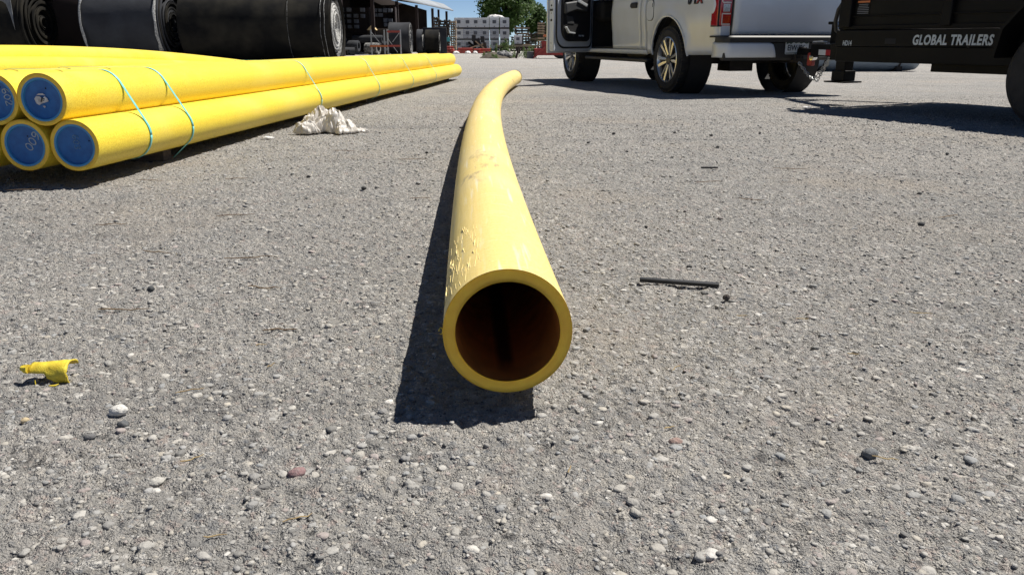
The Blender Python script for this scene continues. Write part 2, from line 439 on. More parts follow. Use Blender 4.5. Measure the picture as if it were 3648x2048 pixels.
# aggregate in three sizes
for s, amt in ((14, 0.35), (36, 0.65), (80, 0.8), (190, 0.85)):
    v = voro(s)
    sepc = N('SeparateColor'); L(v.outputs['Color'], sepc.inputs[0])
    rp = N('ValToRGB'); cr = rp.color_ramp; cr.interpolation = 'CONSTANT'
    pal = [(0.0, (0.47, 0.44, 0.39)), (0.18, (0.31, 0.305, 0.295)), (0.34, (0.60, 0.56, 0.50)), (0.48, (0.39, 0.38, 0.36)), (0.60, (0.22, 0.23, 0.245)), (0.70, (0.48, 0.40, 0.36)), (0.79, (0.07, 0.07, 0.072)), (0.90, (0.78, 0.75, 0.70))]
    cr.elements[0].position, cr.elements[0].color = pal[0][0], (*pal[0][1], 1)
    cr.elements[1].position, cr.elements[1].color = pal[1][0], (*pal[1][1], 1)
    for p_, c_ in pal[2:]:
        e = cr.elements.new(p_); e.color = (*c_, 1)
    L(sepc.outputs[0], rp.inputs[0])
    gate = N('Math', operation='MULTIPLY'); L(mr(v.outputs['Distance'], 0.55, 0.30), gate.inputs[0]); gate.inputs[1].default_value = amt
    g2 = N('Math', operation='MULTIPLY'); L(gate.outputs[0], g2.inputs[0]); L(mr(sepc.outputs[1], 0.3, 0.5), g2.inputs[1])
    c = mix(g2.outputs[0], c, rp.outputs[0])
# sandy dust gathered in patches, then oily patches and tyre-dark drifts
c = mix(mr(noise(0.9, 6, 0.6), 0.52, 0.68, 0, 0.55), c, (0.46, 0.40, 0.33))
c = mix(mr(noise(2.7, 5, 0.65), 0.57, 0.70, 0, 0.45), c, (0.24, 0.235, 0.23))
mpt = N('Mapping'); mpt.inputs['Scale'].default_value = (0.25, 3.2, 1); mpt.inputs['Rotation'].default_value = (0, 0, 0.35); L(pos, mpt.inputs['Vector'])
trk = N('TexNoise'); trk.inputs['Scale'].default_value = 1.0; trk.inputs['Detail'].default_value = 5; L(mpt.outputs[0], trk.inputs['Vector'])
c = mix(mr(trk.outputs[0], 0.55, 0.70, 0, 0.4), c, (0.22, 0.215, 0.21))
c = mix(mr(noise(0.16, 6, 0.65), 0.56, 0.72, 0, 0.35), c, (0.20, 0.19, 0.18))
L(c, b.inputs['Base Color'])
b.inputs['Specular IOR Level'].default_value = 0.25
h1 = N('Math', operation='MULTIPLY'); L(voro(60).outputs['Distance'], h1.inputs[0]); h1.inputs[1].default_value = -0.9
h2 = N('Math', operation='ADD'); L(noise(300, 3), h2.inputs[0]); L(h1.outputs[0], h2.inputs[1])
h3 = N('Math', operation='ADD'); L(h2.outputs[0], h3.inputs[0]); L(noise(40, 4, 0.6), h3.inputs[1])
bp = N('Bump'); bp.inputs['Distance'].default_value = 0.018; bp.inputs['Strength'].default_value = 1.0
L(h3.outputs[0], bp.inputs['Height']); L(bp.outputs[0], b.inputs['Normal'])
gm = np_mesh('ground', np.concatenate([gv, ov]), np.concatenate([gf, of]))
gm.materials.append(M['pavement'])
ground = tag(link(bpy.data.objects.new('ground', gm)), 'grey worn asphalt yard with exposed gravel', 'ground', kind='structure')

# stones set in and lying on the asphalt
nt, b, N, L, mix, mr = nodes_of('stone', 0.85)
at = N('Attribute'); at.attribute_name = 'tint'
pos = N('NewGeometry').outputs['Position']
n1 = N('TexNoise'); n1.inputs['Scale'].default_value = 180; n1.inputs['Detail'].default_value = 4; L(pos, n1.inputs['Vector'])
c = mix(mr(n1.outputs[0], 0.35, 0.7, 0, 0.4), at.outputs['Color'], (0.24, 0.235, 0.22))
L(c, b.inputs['Base Color']); b.inputs['Specular IOR Level'].default_value = 0.25
bp = N('Bump'); bp.inputs['Distance'].default_value = 0.003; L(n1.outputs[0], bp.inputs['Height']); L(bp.outputs[0], b.inputs['Normal'])
PAL = np.array([(0.42, 0.40, 0.37), (0.47, 0.44, 0.39), (0.35, 0.35, 0.35), (0.50, 0.45, 0.37), (0.28, 0.295, 0.31), (0.38, 0.30, 0.285), (0.21, 0.21, 0.215), (0.60, 0.57, 0.52), (0.07, 0.07, 0.073), (0.36, 0.35, 0.33), (0.76, 0.73, 0.68)])
PW = np.array([3, 2.6, 3, 2, 2, 1.4, 1.8, 1.5, 1.9, 3, 0.8]); PW = PW / PW.sum()
def ico(sub):
    bm = bmesh.new(); bmesh.ops.create_icosphere(bm, subdivisions=sub, radius=1.0)
    v = np.array([p.co[:] for p in bm.verts]); f = np.array([[q.index for q in p.verts] for p in bm.faces]); bm.free(); return v, f
OCT = (np.array([(1, 0, 0), (0, 1, 0), (-1, 0, 0), (0, -1, 0), (0, 0, 1), (0, 0, -1)], float), np.array([(0, 1, 4), (1, 2, 4), (2, 3, 4), (3, 0, 4), (1, 0, 5), (2, 1, 5), (3, 2, 5), (0, 3, 5)]))
ICO1, ICO2 = ico(1), ico(2)
def scatter(n, y0, y1, r0, r1, pw):
    # uniform on the ground inside the view wedge
    Y = np.sqrt(npr.random(n) * (y1 ** 2 - y0 ** 2) + y0 ** 2)
    X = (npr.random(n) * 2 - 1) * (0.74 * Y + 0.18)
    r = r0 + (r1 - r0) * npr.random(n) ** pw
    return X, Y, r
PROTO = {}
def protos(base, key):
    if key not in PROTO:
        out = []
        for q in range(14):
            o_ = Vector((q * 7.1, q * 3.3, 0))
            w = np.array([p * (1 + 0.55 * mnoise.noise(Vector(p) * 0.9 + o_) + 0.22 * mnoise.noise(Vector(p) * 2.3 + o_)) for p in base[0]])
            w = np.clip(w, -0.80, 0.85)          # chipped flats
            out.append(w)
        PROTO[key] = np.array(out)
    return PROTO[key]
def stone_mesh(name, base, X, Y, r, jit, sink, smooth):
    bv, bf = base; n = len(X); k = len(bv)
    bv = protos(base, k)[npr.integers(0, 14, n)]
    yaw = npr.random(n) * 6.283; asp = 0.6 + 0.4 * npr.random(n); fl = 0.30 + 0.35 * npr.random(n)
    j = 1 + jit * (npr.random((n, k)) - 0.5) * 2
    lv = bv * j[..., None] * np.stack([np.ones(n), asp, fl], -1)[:, None]
    lv = lv * r[:, None, None]
    cx, sx = np.cos(yaw)[:, None], np.sin(yaw)[:, None]
    x = lv[..., 0] * cx - lv[..., 1] * sx; y = lv[..., 0] * sx + lv[..., 1] * cx
    z = lv[..., 2] + (ground_h(X, Y) + r * fl * (1 - sink * (0.75 + 0.5 * npr.random(n))))[:, None]
    v = np.stack([x + X[:, None], y + Y[:, None], z], -1).reshape(-1, 3)
    f = (bf[None] + (np.arange(n) * k)[:, None, None]).reshape(-1, bf.shape[1])
    me = np_mesh(name, v, f, smooth)
    dust = 0.30 + 0.35 * npr.random((n, 1))          # stones carry the yard's own dust
    tint = (PAL[npr.choice(len(PAL), n, p=PW)] * (0.8 + 0.4 * npr.random((n, 1)))) * (1 - dust) + np.array([(0.345, 0.333, 0.308)]) * dust
    tint = tint * 0.92
    a = me.attributes.new('tint', 'FLOAT_COLOR', 'POINT')
    a.data.foreach_set('color', np.concatenate([np.repeat(tint, k, 0), np.ones((n * k, 1))], 1).astype(np.float32).ravel())
    me.materials.append(M['stone'])
    return me
def blocked(X, Y):   # no stones where the pipe rests
    return (np.abs(X + 0.05 + 0.02 * (Y - 1.2)) < 0.09) & (Y > 1.2)
for nm, base, n, y0, y1, r0, r1, pw, jit, sink, sm in (
        ('coarse_aggregate', ICO2, 3400, 0.68, 2.3, 0.005, 0.0118, 1.9, 0.05, 1.52, True),
        ('coarse_aggregate', ICO1, 8000, 2.3, 7.0, 0.006, 0.0140, 1.8, 0.06, 1.35, True),
        ('medium_aggregate', ICO1, 15000, 0.68, 2.8, 0.0028, 0.006, 1.4, 0.12, 1.15, True),
        ('medium_aggregate', ICO1, 13000, 2.8, 6.5, 0.0045, 0.009, 1.8, 0.12, 1.1, True),
        ('fine_grit', OCT, 45000, 0.66, 2.0, 0.0010, 0.0026, 1.3, 0.25, 0.95, False),
        ('fine_grit', OCT, 30000, 2.0, 4.0, 0.0018, 0.0040, 1.3, 0.25, 0.90, False),
        ('fine_grit', OCT, 34000, 4.0, 9.5, 0.0040, 0.0085, 1.5, 0.25, 0.85, False)):
    X, Y, r = scatter(n, y0, y1, r0, r1, pw); k = ~blocked(X, Y); X, Y, r = X[k], Y[k], r[k]
    tag(link(bpy.data.objects.new(nm, stone_mesh(nm, base, X, Y, r, jit, sink, sm)), ground), kind='stuff')
# the 300 largest near pebbles, one object each
tints = [PAL[i] for i in (0, 1, 2, 3, 4, 5, 6, 7, 9, 10, 8, 5)]
pm = []
for i, t in enumerate(tints):
    v, f = ICO2
    w = np.array([p * (1 + 0.55 * mnoise.noise(Vector(p) * 1.1 + Vector((i * 5.3, 0, 0))) + 0.07 * (npr.random() - 0.5)) for p in v]) * np.array([1, 0.6 + 0.3 * npr.random(), 0.40 + 0.2 * npr.random()])
    w = np.clip(w, -0.8, 0.84); w[:, 2] = np.minimum(w[:, 2], 0.36 + 0.1 * w[:, 0])
    me = np_mesh('pebble', w, f)
    a = me.attributes.new('tint', 'FLOAT_COLOR', 'POINT'); a.data.foreach_set('color', np.tile(np.array([*(np.array(t) * 0.6 + np.array((0.345, 0.333, 0.308)) * 0.4) * 0.92, 1.0], np.float32), len(w)))
    me.materials.append(M['stone']); pm.append(me)
X, Y, r = scatter(330, 0.72, 2.6, 0.007, 0.0135, 1.9)
k = ~blocked(X, Y); X, Y, r = X[k][:300], Y[k][:300], r[k][:300]
Z = ground_h(X, Y)
for i in range(len(X)):
    o = bpy.data.objects.new('pebble', pm[i % len(pm)]); link(o, ground)
    s = float(r[i]); o.location = (float(X[i]), float(Y[i]), float(Z[i]) + s * (-0.30 + 0.28 * rng.random() ** 1.5)); o.scale = (s, s, s)
    o.rotation_euler = (rng.uniform(-0.2, 0.2), rng.uniform(-0.2, 0.2), rng.uniform(0, 6.28))
def gz1(x, y): return float(ground_h(np.array([x]), np.array([y]))[0])

# ------------------------------------------------------------------ the long worn pipe in front
PR = 0.1095
def pipe_shell(path, r_out, r_in, n=64):
    """open-ended thick pipe: returns outer skin, bore and two cut rings as (verts, faces, uvs) lists"""
    pts = [Vector(p) for p in path]; m = len(pts)
    fr = []
    for i, p in enumerate(pts):
        t = (pts[min(i + 1, m - 1)] - pts[max(i - 1, 0)]).normalized()
        s = t.cross(Vector((0, 0, 1))).normalized(); u = s.cross(t)
        fr.append((p, s, u))
    def ringp(i, r):
        p, s, u = fr[i]
        return [p + (s * math.cos(2 * math.pi * k / n) + u * math.sin(2 * math.pi * k / n)) * r for k in range(n)]
    return ringp, fr
def skin(ringp, m, n, r, dist, name, matname, parent, flip=False, idx=None):
    vs = []; fs = []; uv = []
    idx = idx or range(m)
    for i in idx: vs += ringp(i, r)
    q = len(list(idx))
    for i in range(q - 1):
        for k in range(n):
            f = (i * n + k, i * n + (k + 1) % n, (i + 1) * n + (k + 1) % n, (i + 1) * n + k)
            u = [(k / n * 2 * math.pi * r, dist[i]), ((k + 1) / n * 2 * math.pi * r, dist[i]), ((k + 1) / n * 2 * math.pi * r, dist[i + 1]), (k / n * 2 * math.pi * r, dist[i + 1])]
            if flip: f = f[::-1]; u = u[::-1]
            fs.append(f); uv += u
    me = bpy.data.meshes.new(name); me.from_pydata([tuple(v) for v in vs], [], fs)
    l = me.uv_layers.new(name='UVMap'); l.data.foreach_set('uv', [c for p in uv for c in p])
    finish(me, True, 60); me.materials.append(M[matname])
    return link(bpy.data.objects.new(name, me), parent)

PX = (-0.0072, -0.6748, 0.4157, 0.3772, -0.0666)
def px(Y):
    v = (Y - 1.218) / (12.20 - 1.218)
    return PX[0] + PX[1] * v + PX[2] * v ** 2 + PX[3] * v ** 3 + PX[4] * v ** 4
def pz(Y): return PR + 0.001 + 0.036 * math.exp(-(Y - 1.218) / 1.6) + float(gfar(Y))   # bowed, its near end just off the ground
path = []; Y = 1.218; step = 0.03
while Y < 12.20:
    path.append((px(Y), Y, pz(Y))); Y += step; step = min(step * 1.03, 0.16)
path.append((px(12.20), 12.20, pz(12.20)))
dist = [0.0]
for a, b_ in zip(path, path[1:]): dist.append(dist[-1] + (Vector(b_) - Vector(a)).length)
n = 96
ringp, fr = pipe_shell(path, PR, PR * 0.81, n)
bend = empty('bent_pipe', (path[0][0], path[0][1], 0))
tag(bend, 'long scuffed yellow plastic pipe, open ended and bent, lying alone on the asphalt', 'pipe')
def rel(o):   # keep world coordinates of a child built in world space
    o.matrix_parent_inverse = Matrix.Translation(-Vector(o.parent.location)); return o
rel(skin(ringp, len(path), n, PR, dist, 'outer_wall', 'pipe_worn', bend))
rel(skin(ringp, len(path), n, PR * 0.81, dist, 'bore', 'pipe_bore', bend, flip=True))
for end, i in ((1, 0), (-1, len(path) - 1)):
    p, s, u = fr[i]; t = s.cross(u) * (1 if end == 1 else -1)
    mb = MB(); rows = []
    for rr, off in ((PR * 0.809, 0.004), (PR * 0.822, 0.0), (PR * 0.86, -0.0006), (PR * 0.93, 0.0004), (PR * 0.985, 0.0), (PR * 1.0006, 0.003)):
        row = []
        for k in range(n):
            a = 2 * math.pi * k / n
            w = rr + 0.0011 * mnoise.noise(Vector((math.cos(a) * 4, math.sin(a) * 4, rr * 90))) * (1 if 0.815 < rr / PR < 0.99 else 0.15)
            row.append(p + (s * math.cos(a) + u * math.sin(a)) * w - (fr[0][1].cross(fr[0][2])) * 0 + (fr[i][2].cross(fr[i][1]) * (-off if end == 1 else off)))
        rows.append(row + [row[0]])
    mb.grid(rows)
    rel(mb.build('cut_end', 'pipe_cut', bend, angle=70))
# scraped shavings standing up near the cut end
def on_pipe(ang, d):
    i = min(range(len(path)), key=lambda q: abs(dist[q] - d)); p, s, u = fr[i]
    nrm = s * math.cos(ang) + u * math.sin(ang)
    t = u.cross(s)
    p = Vector(p) + t * (d - dist[i])
    return p + nrm * PR, nrm, t
for k in range(60):
    a0 = R(min(172, max(108, rng.gauss(138, 14)))); d0 = rng.uniform(0.02, 0.42); ln = rng.uniform(0.02, 0.09)
    mb = MB(); rows = []
    w = rng.uniform(0.0004, 0.0012); da = rng.uniform(-0.15, 0.15)
    for j in range(6):
        q, nr_, t = on_pipe(a0 + da * j / 5 * ln * 6, d0 + ln * j / 5)
        tan = nr_.cross(t)
        lift = 0.0005 + (0.0025 * rng.random() if j in (2, 3) and k % 4 == 0 else 0)
        rows.append([q + tan * w * (1 - j / 7) + nr_ * 0.0002, q + nr_ * lift, q - tan * w * (1 - j / 7) + nr_ * 0.0002])
    mb.grid(rows)
    rel(mb.build('shaving', 'pipe_shred', bend, solid=0.0006))
q, nr_, t = on_pipe(R(182), 0.02)
rel(MB().tube([q + Vector((-0.004 - 0.003 * math.cos(a), 0.002 * math.sin(a * 0.5), 0.006 * math.sin(a))) for a in np.linspace(0, 5.2, 14)], 0.0007, 5).build('curl', 'scrap_yellow', bend))

# ------------------------------------------------------------------ strapped bundles of yellow pipe
B0 = Vector((-1.89, 3.36, 0.181)); BU = Vector((0.86, 11.3, -0.098)).normalized(); BP = Vector((-BU.y, BU.x, 0)).normalized(); BL = 11.35
DIG = {'6': [(0.75, 1), (0.3, 0.75), (0.1, 0.35), (0.3, 0.02), (0.7, 0.05), (0.85, 0.3), (0.6, 0.5), (0.2, 0.35)],
       '0': [(0.5, 1), (0.15, 0.7), (0.15, 0.25), (0.5, 0), (0.85, 0.3), (0.85, 0.75), (0.5, 1)],
       '2': [(0.1, 0.75), (0.4, 1), (0.8, 0.8), (0.5, 0.4), (0.1, 0.02), (0.9, 0.05)],
       '3': [(0.15, 0.9), (0.6, 1), (0.8, 0.75), (0.45, 0.55), (0.8, 0.35), (0.6, 0.03), (0.1, 0.1)],
       '7': [(0.1, 0.95), (0.85, 1), (0.4, 0.0)], '1': [(0.3, 0.8), (0.55, 1), (0.5, 0.0)]}
def smooth_line(pts, n=4):
    out = []
    P_ = [pts[0]] + list(pts) + [pts[-1]]
    for i in range(1, len(P_) - 2):
        a, b2, c2, d = [Vector((*q, 0)) for q in P_[i - 1:i + 3]]
        for j in range(n):
            t = j / n
            out.append(0.5 * ((2 * b2) + (c2 - a) * t + (2 * a - 5 * b2 + 4 * c2 - d) * t * t + (3 * b2 - a - 3 * c2 + d) * t ** 3))
    out.append(Vector((*pts[-1], 0)))
    return out
def straight_pipe(o0, u, ln, label, group, cap=None, writing=None, sag=None, n=48, cat='pipe'):
    root = empty('yellow_pipe', o0)
    tag(root, label, cat, group)
    m = 60
    path = []
    for i in range(m):
        d = ln * i / (m - 1); q = Vector(o0) + u * d
        if sag: q.z += sag(d)
        else: q += Vector((math.sin(d * 0.7 + o0[0] * 9) * 0.0012, 0, math.sin(d * 0.9 + o0[2] * 20) * 0.0012))
        path.append(q)
    dist = [ln * i / (m - 1) for i in range(m)]
    ringp, fr = pipe_shell(path, PR, PR * 0.82, n)
    rel(skin(ringp, m, n, PR, dist, 'wall', 'pipe_new', root))
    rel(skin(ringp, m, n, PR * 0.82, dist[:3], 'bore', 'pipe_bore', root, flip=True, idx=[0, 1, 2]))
    for i, sg in ((0, 1), (m - 1, -1)):
        p, s, uu = fr[i]; t = uu.cross(s) * sg
        mb = MB(); rows = []
        for rr, off in ((PR * 0.815, 0.004), (PR * 0.83, 0), (PR * 0.98, 0.0), (PR * 1.0004, 0.002)):
            row = [p + (s * math.cos(2 * math.pi * k / n) + uu * math.sin(2 * math.pi * k / n)) * rr + t * off for k in range(n)]
            rows.append(row + [row[0]])
        mb.grid(rows); rel(mb.build('cut_end', 'pipe_cut', root, angle=70))
    if sag: return root
    for i, sg in ((0, 1), (m - 1, -1)):
        p, s, uu = fr[i]; t = uu.cross(s) * sg
        Mt = frame(p + t * 0.002, s * sg, uu)            # z of the frame points out of the pipe end
        prof = [(0.0001, -0.010), (PR * 0.70, -0.010), (PR * 0.735, -0.008), (PR * 0.75, 0.001), (PR * 0.78, 0.0025), (PR * 0.833, 0.0022), (PR * 0.838, -0.002)]
        if sg == 1:
            c_ = rel(MB().lathe(prof[:3], 48, Mt).build('end_cap', 'cap_blue', root))
            r_ = MB().lathe(prof[2:], 48, Mt).build('cap_rim', 'cap_rim', c_)
            hx, hy = cap or (0.03, 0.04)
            MB().lathe([(0.0001, -0.0092), (0.0036, -0.0092)], 12, Mt @ Matrix.Translation((hx, hy, 0))).build('vent_hole', 'hole', c_)
            if writing:
                txt, size, ox, oy, rot, mt = writing
                for j, ch in enumerate(txt):
                    pts = smooth_line([((x_ - 0.5 + j * 1.05) * size * 0.8, (y_ - 0.5) * size) for x_, y_ in DIG[ch]])
                    Mw = Mt @ Matrix.Translation((ox, oy, -0.0088)) @ Matrix.Rotation(rot, 4, 'Z')
                    mb = MB(); mb.tube([Mw @ q for q in pts], 0.0022 if mt == 'chalk' else 0.0012, 5)
                    mb.build('chalk_digit', mt, c_)
            elif writing is None and cap == 'none': pass
        else:
            rel(MB().lathe(prof, 32, Mt).build('end_cap', 'cap_rim', root))
    return root
GB = 'yellow pipes strapped in the bundle on wooden blocks'
lay = [(0, 0, 'bottom row yellow pipe nearest the camera, blue cap with faint 603', (0.062, 0.020), ('603', 0.026, 0.004, 0.036, R(-88), 'chalk_faint')),
       (1, 0, 'bottom row yellow pipe with bold chalk 600 on its blue cap', (0.012, 0.038), ('600', 0.036, 0.050, 0.040, R(-128), 'chalk')),
       (2, 0, 'third bottom row yellow pipe of the strapped bundle, mostly outside the frame', (0.02, 0.04), None),
       (3, 0, 'innermost bottom row yellow pipe of the strapped bundle, hidden behind the others', (0.02, 0.04), None),
       (0.5, 1, 'top row yellow pipe with a torn white sticker on its blue cap', (0.018, 0.046), None),
       (1.5, 1, 'top row yellow pipe at the left frame edge with chalk 602 on its cap', (0.03, 0.05), ('602', 0.030, 0.052, 0.034, R(-82), 'chalk')),
       (2.5, 1, 'innermost top row yellow pipe of the strapped bundle', (0.02, 0.04), None)]
bundle = []
for a, row, label, hole, wr in lay:
    o0 = B0 + BP * (a * 2 * PR * 1.004) + Vector((0, 0, row * 0.191)) - BU * (0.012 * ((a * 7) % 1.3))
    if row: o0 = o0 + BU * 0.01
    bundle.append(straight_pipe(o0, BU, BL, label, GB, hole, wr))
# torn sticker on the upper cap
st = [c_ for c_ in bundle[4].children if c_.name.startswith('end_cap')][0]
o0 = Vector(bundle[4].location); sd = -BP
Ms = frame(o0 - BU * 0 + BU * 0.0072, sd, (0, 0, 1))
def flat(poly, name, mt, parent, z=0.0, th=0.0008): return MB().prism(poly, z, z + th, Ms).build(name, mt, parent)
flat([(-0.036, 0.004), (-0.026, 0.016), (-0.012, 0.014), (0.0, 0.006), (0.012, 0.014), (0.022, 0.006), (0.026, -0.006), (0.014, -0.010), (-0.008, -0.016), (-0.018, -0.022), (-0.03, -0.016)], 'sticker', 'sticker', st)
flat([(-0.024, 0.020), (-0.014, 0.026), (0.004, 0.027), (0.016, 0.019), (0.006, 0.020), (-0.01, 0.019)], 'sticker', 'sticker', st)
flat([(-0.004, -0.026), (0.004, -0.024), (0.010, -0.028), (0.003, -0.033)], 'sticker', 'sticker', st)
for q in ([(-0.010, -0.008), (-0.005, -0.010), (0.002, 0.010), (-0.003, 0.011)], [(-0.001, 0.004), (0.010, 0.001), (0.011, 0.005), (0.001, 0.008)], [(-0.003, -0.002), (0.006, -0.005), (0.007, -0.002), (-0.002, 0.001)]):
    flat(q, 'sticker_print', 'trim_black', st, 0.001, 0.0006)
# straps round the bundle
def hull(pts):
    pts = sorted(set(pts)); lo = []
    def cr(o, a, b2): return (a[0] - o[0]) * (b2[1] - o[1]) - (a[1] - o[1]) * (b2[0] - o[0])
    for p in pts:
        while len(lo) > 1 and cr(lo[-2], lo[-1], p) <= 0: lo.pop()
        lo.append(p)
    up = []
    for p in reversed(pts):
        while len(up) > 1 and cr(up[-2], up[-1], p) <= 0: up.pop()
        up.append(p)
    return lo[:-1] + up[:-1]
def strap(s, label, w=0.016, block=False, lean=0.0):
    pts = []
    for a, row, *_ in lay:
        for k in range(40):
            t = 2 * math.pi * k / 40
            pts.append((round(a * 2 * PR * 1.004 + math.cos(t) * (PR + 0.0055), 5), round(row * 0.191 + math.sin(t) * (PR + 0.0055), 5)))
    if block:
        cc = B0 + BU * s; zb = float(gfar(cc.y)) - cc.z + 0.006
        pts += [(0.02, zb), (0.69, zb)]
    h_ = hull(pts); rows = []
    c = B0 + BU * s
    dense = []
    for i, p in enumerate(h_):
        q = h_[(i + 1) % len(h_)]; dd = math.hypot(q[0] - p[0], q[1] - p[1]); nn = max(1, int(dd / 0.03))
        for j in range(nn): dense.append((p[0] + (q[0] - p[0]) * j / nn, p[1] + (q[1] - p[1]) * j / nn))
    for y_, z_ in dense + dense[:1]:
        off = lean * (z_ + 0.1)
        q = c + BP * y_ + Vector((0, 0, z_))
        rows.append([q + BU * (off - w / 2), q + BU * (off + w / 2)])
    mb = MB(); mb.grid(rows)
    o = mb.build('strap', 'strap', None, solid=0.0012)
    tag(o, label, 'strap', 'teal straps round the pipe bundle')
ordn = ['first', 'second', 'third', 'fourth', 'fifth', 'sixth']
for i, (s, blk, ln_) in enumerate(((0.425, False, 0.05), (0.865, True, -0.04), (3.09, False, 0.0), (5.055, True, 0.0), (6.86, True, 0.03), (8.59, True, 0.0))):
    strap(s, ordn[i] + ' teal plastic strap round the yellow pipe bundle, counted from the near end', block=blk, lean=ln_)
for i, s in enumerate((0.80, 3.05, 5.02, 6.9, 8.55, 10.6)):
    c = B0 + BU * s + BP * (1.5 * 2 * PR + 0.03)
    top = c.z - PR
    gb = float(gfar(c.y))
    mb = MB(); mb.box((0, 0, 0), (0.68, 0.085, top - gb + 0.006), None)
    o = mb.build('wooden_block', 'dunnage', None, bevel=0.004)
    o.location = (c.x, c.y, (top + gb - 0.006) / 2); o.rotation_euler = (0, 0, math.atan2(BP.y, BP.x))
    tag(o, ordn[i] + ' dark wooden bearer under the strapped yellow pipes, counted from the near end', 'wood block', 'bearers under the pipe bundle')
# second heap of pipe behind, the upper ones drooping at the far end
S2 = Vector((0.087, 0.9962, 0)).normalized()
def sagB(d):
    y = 3.0 + d * 0.9968
    xs = [3, 7.78, 8.96, 10.56, 11.7, 12.92, 15.0]; zs = [0.571, 0.574, 0.553, 0.486, 0.409, 0.323, 0.17]
    return float(np.interp(y, xs, zs)) - PR
def sagA(d):
    y = 3.0 + d * 0.9968
    xs = [3, 7.54, 8.69, 9.92, 11.36, 13.0, 14.5]; zs = [0.470, 0.475, 0.443, 0.388, 0.334, 0.26, 0.17]
    return float(np.interp(y, xs, zs)) - PR
def smooth_sag(f): return lambda d: sum(f(d + k) for k in (-1, -0.5, 0, 0.5, 1)) / 5
GB2 = 'yellow pipes heaped behind the strapped bundle'
straight_pipe(Vector((-5.34, 3.0, 0)), S2, 11.9, 'uppermost drooping yellow pipe behind the strapped bundle, just under the black belt rolls', GB2, sag=smooth_sag(sagB))
straight_pipe(Vector((-5.19, 3.0, 0)), S2, 11.5, 'drooping yellow pipe between the strapped bundle and the uppermost pipe', GB2, sag=smooth_sag(sagA))
straight_pipe(Vector((-5.41, 3.0, 0)), S2, 5.4, 'hidden middle row yellow pipe of the heap behind the bundle', GB2, sag=lambda d: 0.364)
for k, nm in enumerate(('right', 'middle', 'left')):
    straight_pipe(Vector((-5.10 - 0.2195 * k, 3.0, 0)), S2, 5.4, nm + ' bottom yellow pipe of the heap behind the bundle', GB2, sag=lambda d: 0.174)
for y_, nm in ((3.6, 'near'), (7.6, 'far')):
    o = MB().box((0, 0, 0), (0.7, 0.09, 0.065)).build('wooden_block', 'dunnage', None, bevel=0.004)
    o.location = (-5.32 + 0.08 * (y_ - 3), y_, 0.0315); o.rotation_euler = (0, 0, R(-4.6)); tag(o, nm + ' wooden bearer under the heap of pipes behind the bundle', 'wood block')

# ------------------------------------------------------------------ litter on the asphalt
def litter_sheet(name, mt, cx, cy, rx, ry, hh, seed, solid=0.0012, nn=46):
    P_ = []
    for i in range(nn):
        row = []
        for j in range(nn):
            u = i / (nn - 1) * 2 - 1; v = j / (nn - 1) * 2 - 1
            rad = max(abs(u), abs(v)); ang = math.atan2(v, u)
            ru = math.hypot(u, v) / (math.hypot(u, v) / rad if rad > 0 else 1) if rad else 0
            edge = 0.82 + 0.30 * mnoise.noise(Vector((math.cos(ang) * 1.6, math.sin(ang) * 1.6, seed)))
            x = math.cos(ang) * ru * edge; y = math.sin(ang) * ru * edge
            dome = max(0.0, 1 - ru ** 1.6)
            w = Vector((x * 2.3 + seed, y * 2.3, seed))
            n1 = 1 - abs(mnoise.noise(w * 1.1)) * 2
            n2 = 1 - abs(mnoise.noise(w * 2.6 + Vector((3, 1, 7)))) * 2
            pl = abs(math.sin(ang * 2.5 + 3 * mnoise.noise(w * 0.8) + seed)) * min(1, ru * 2.2)
            z = dome ** 0.6 * hh * (0.66 + 0.20 * n1 + 0.06 * n2 + 0.12 * pl) + 0.006 + 0.02 * abs(mnoise.noise(w * 4)) * hh / 0.16
            dx = 0.16 * mnoise.noise(w * 1.7 + Vector((9, 0, 0))); dy = 0.16 * mnoise.noise(w * 1.7 + Vector((0, 9, 0)))
            row.append((cx + (x + dx) * rx, cy + (y + dy) * ry, max(0.004, z)))
        P_.append(row)
    mb = MB(); mb.grid(P_)
    return mb.build(name, mt, None, solid=solid, angle=28)
bag = empty('plastic_sheet', (-1.28, 5.42, 0)); tag(bag, 'crumpled off-white plastic sheet caught against the strapped pipes', 'plastic sheet')
for args in (('fold', 'bag', -1.36, 5.52, 0.15, 0.14, 0.19, 3.3), ('fold', 'bag', -1.24, 5.46, 0.12, 0.12, 0.17, 4.6), ('fold', 'bag', -1.15, 5.40, 0.10, 0.12, 0.10, 8.1), ('fold', 'bag', -1.40, 5.36, 0.12, 0.07, 0.10, 5.7), ('fold', 'bag', -1.08, 5.46, 0.09, 0.05, 0.03, 1.9)):
    o = litter_sheet(*args); o.parent = bag; rel(o)
o = litter_sheet('plastic_scrap', 'scrap_white', -1.585, 5.07, 0.045, 0.02, 0.016, 2.2, nn=14); tag(o, 'small white plastic scrap beside the pipe bundle shadow', 'scrap')
o = litter_sheet('plastic_scrap', 'scrap_white', 2.80, 7.5, 0.05, 0.03, 0.012, 6.2, nn=12); tag(o, 'small pale scrap on the asphalt in front of the trailer shadow', 'scrap')
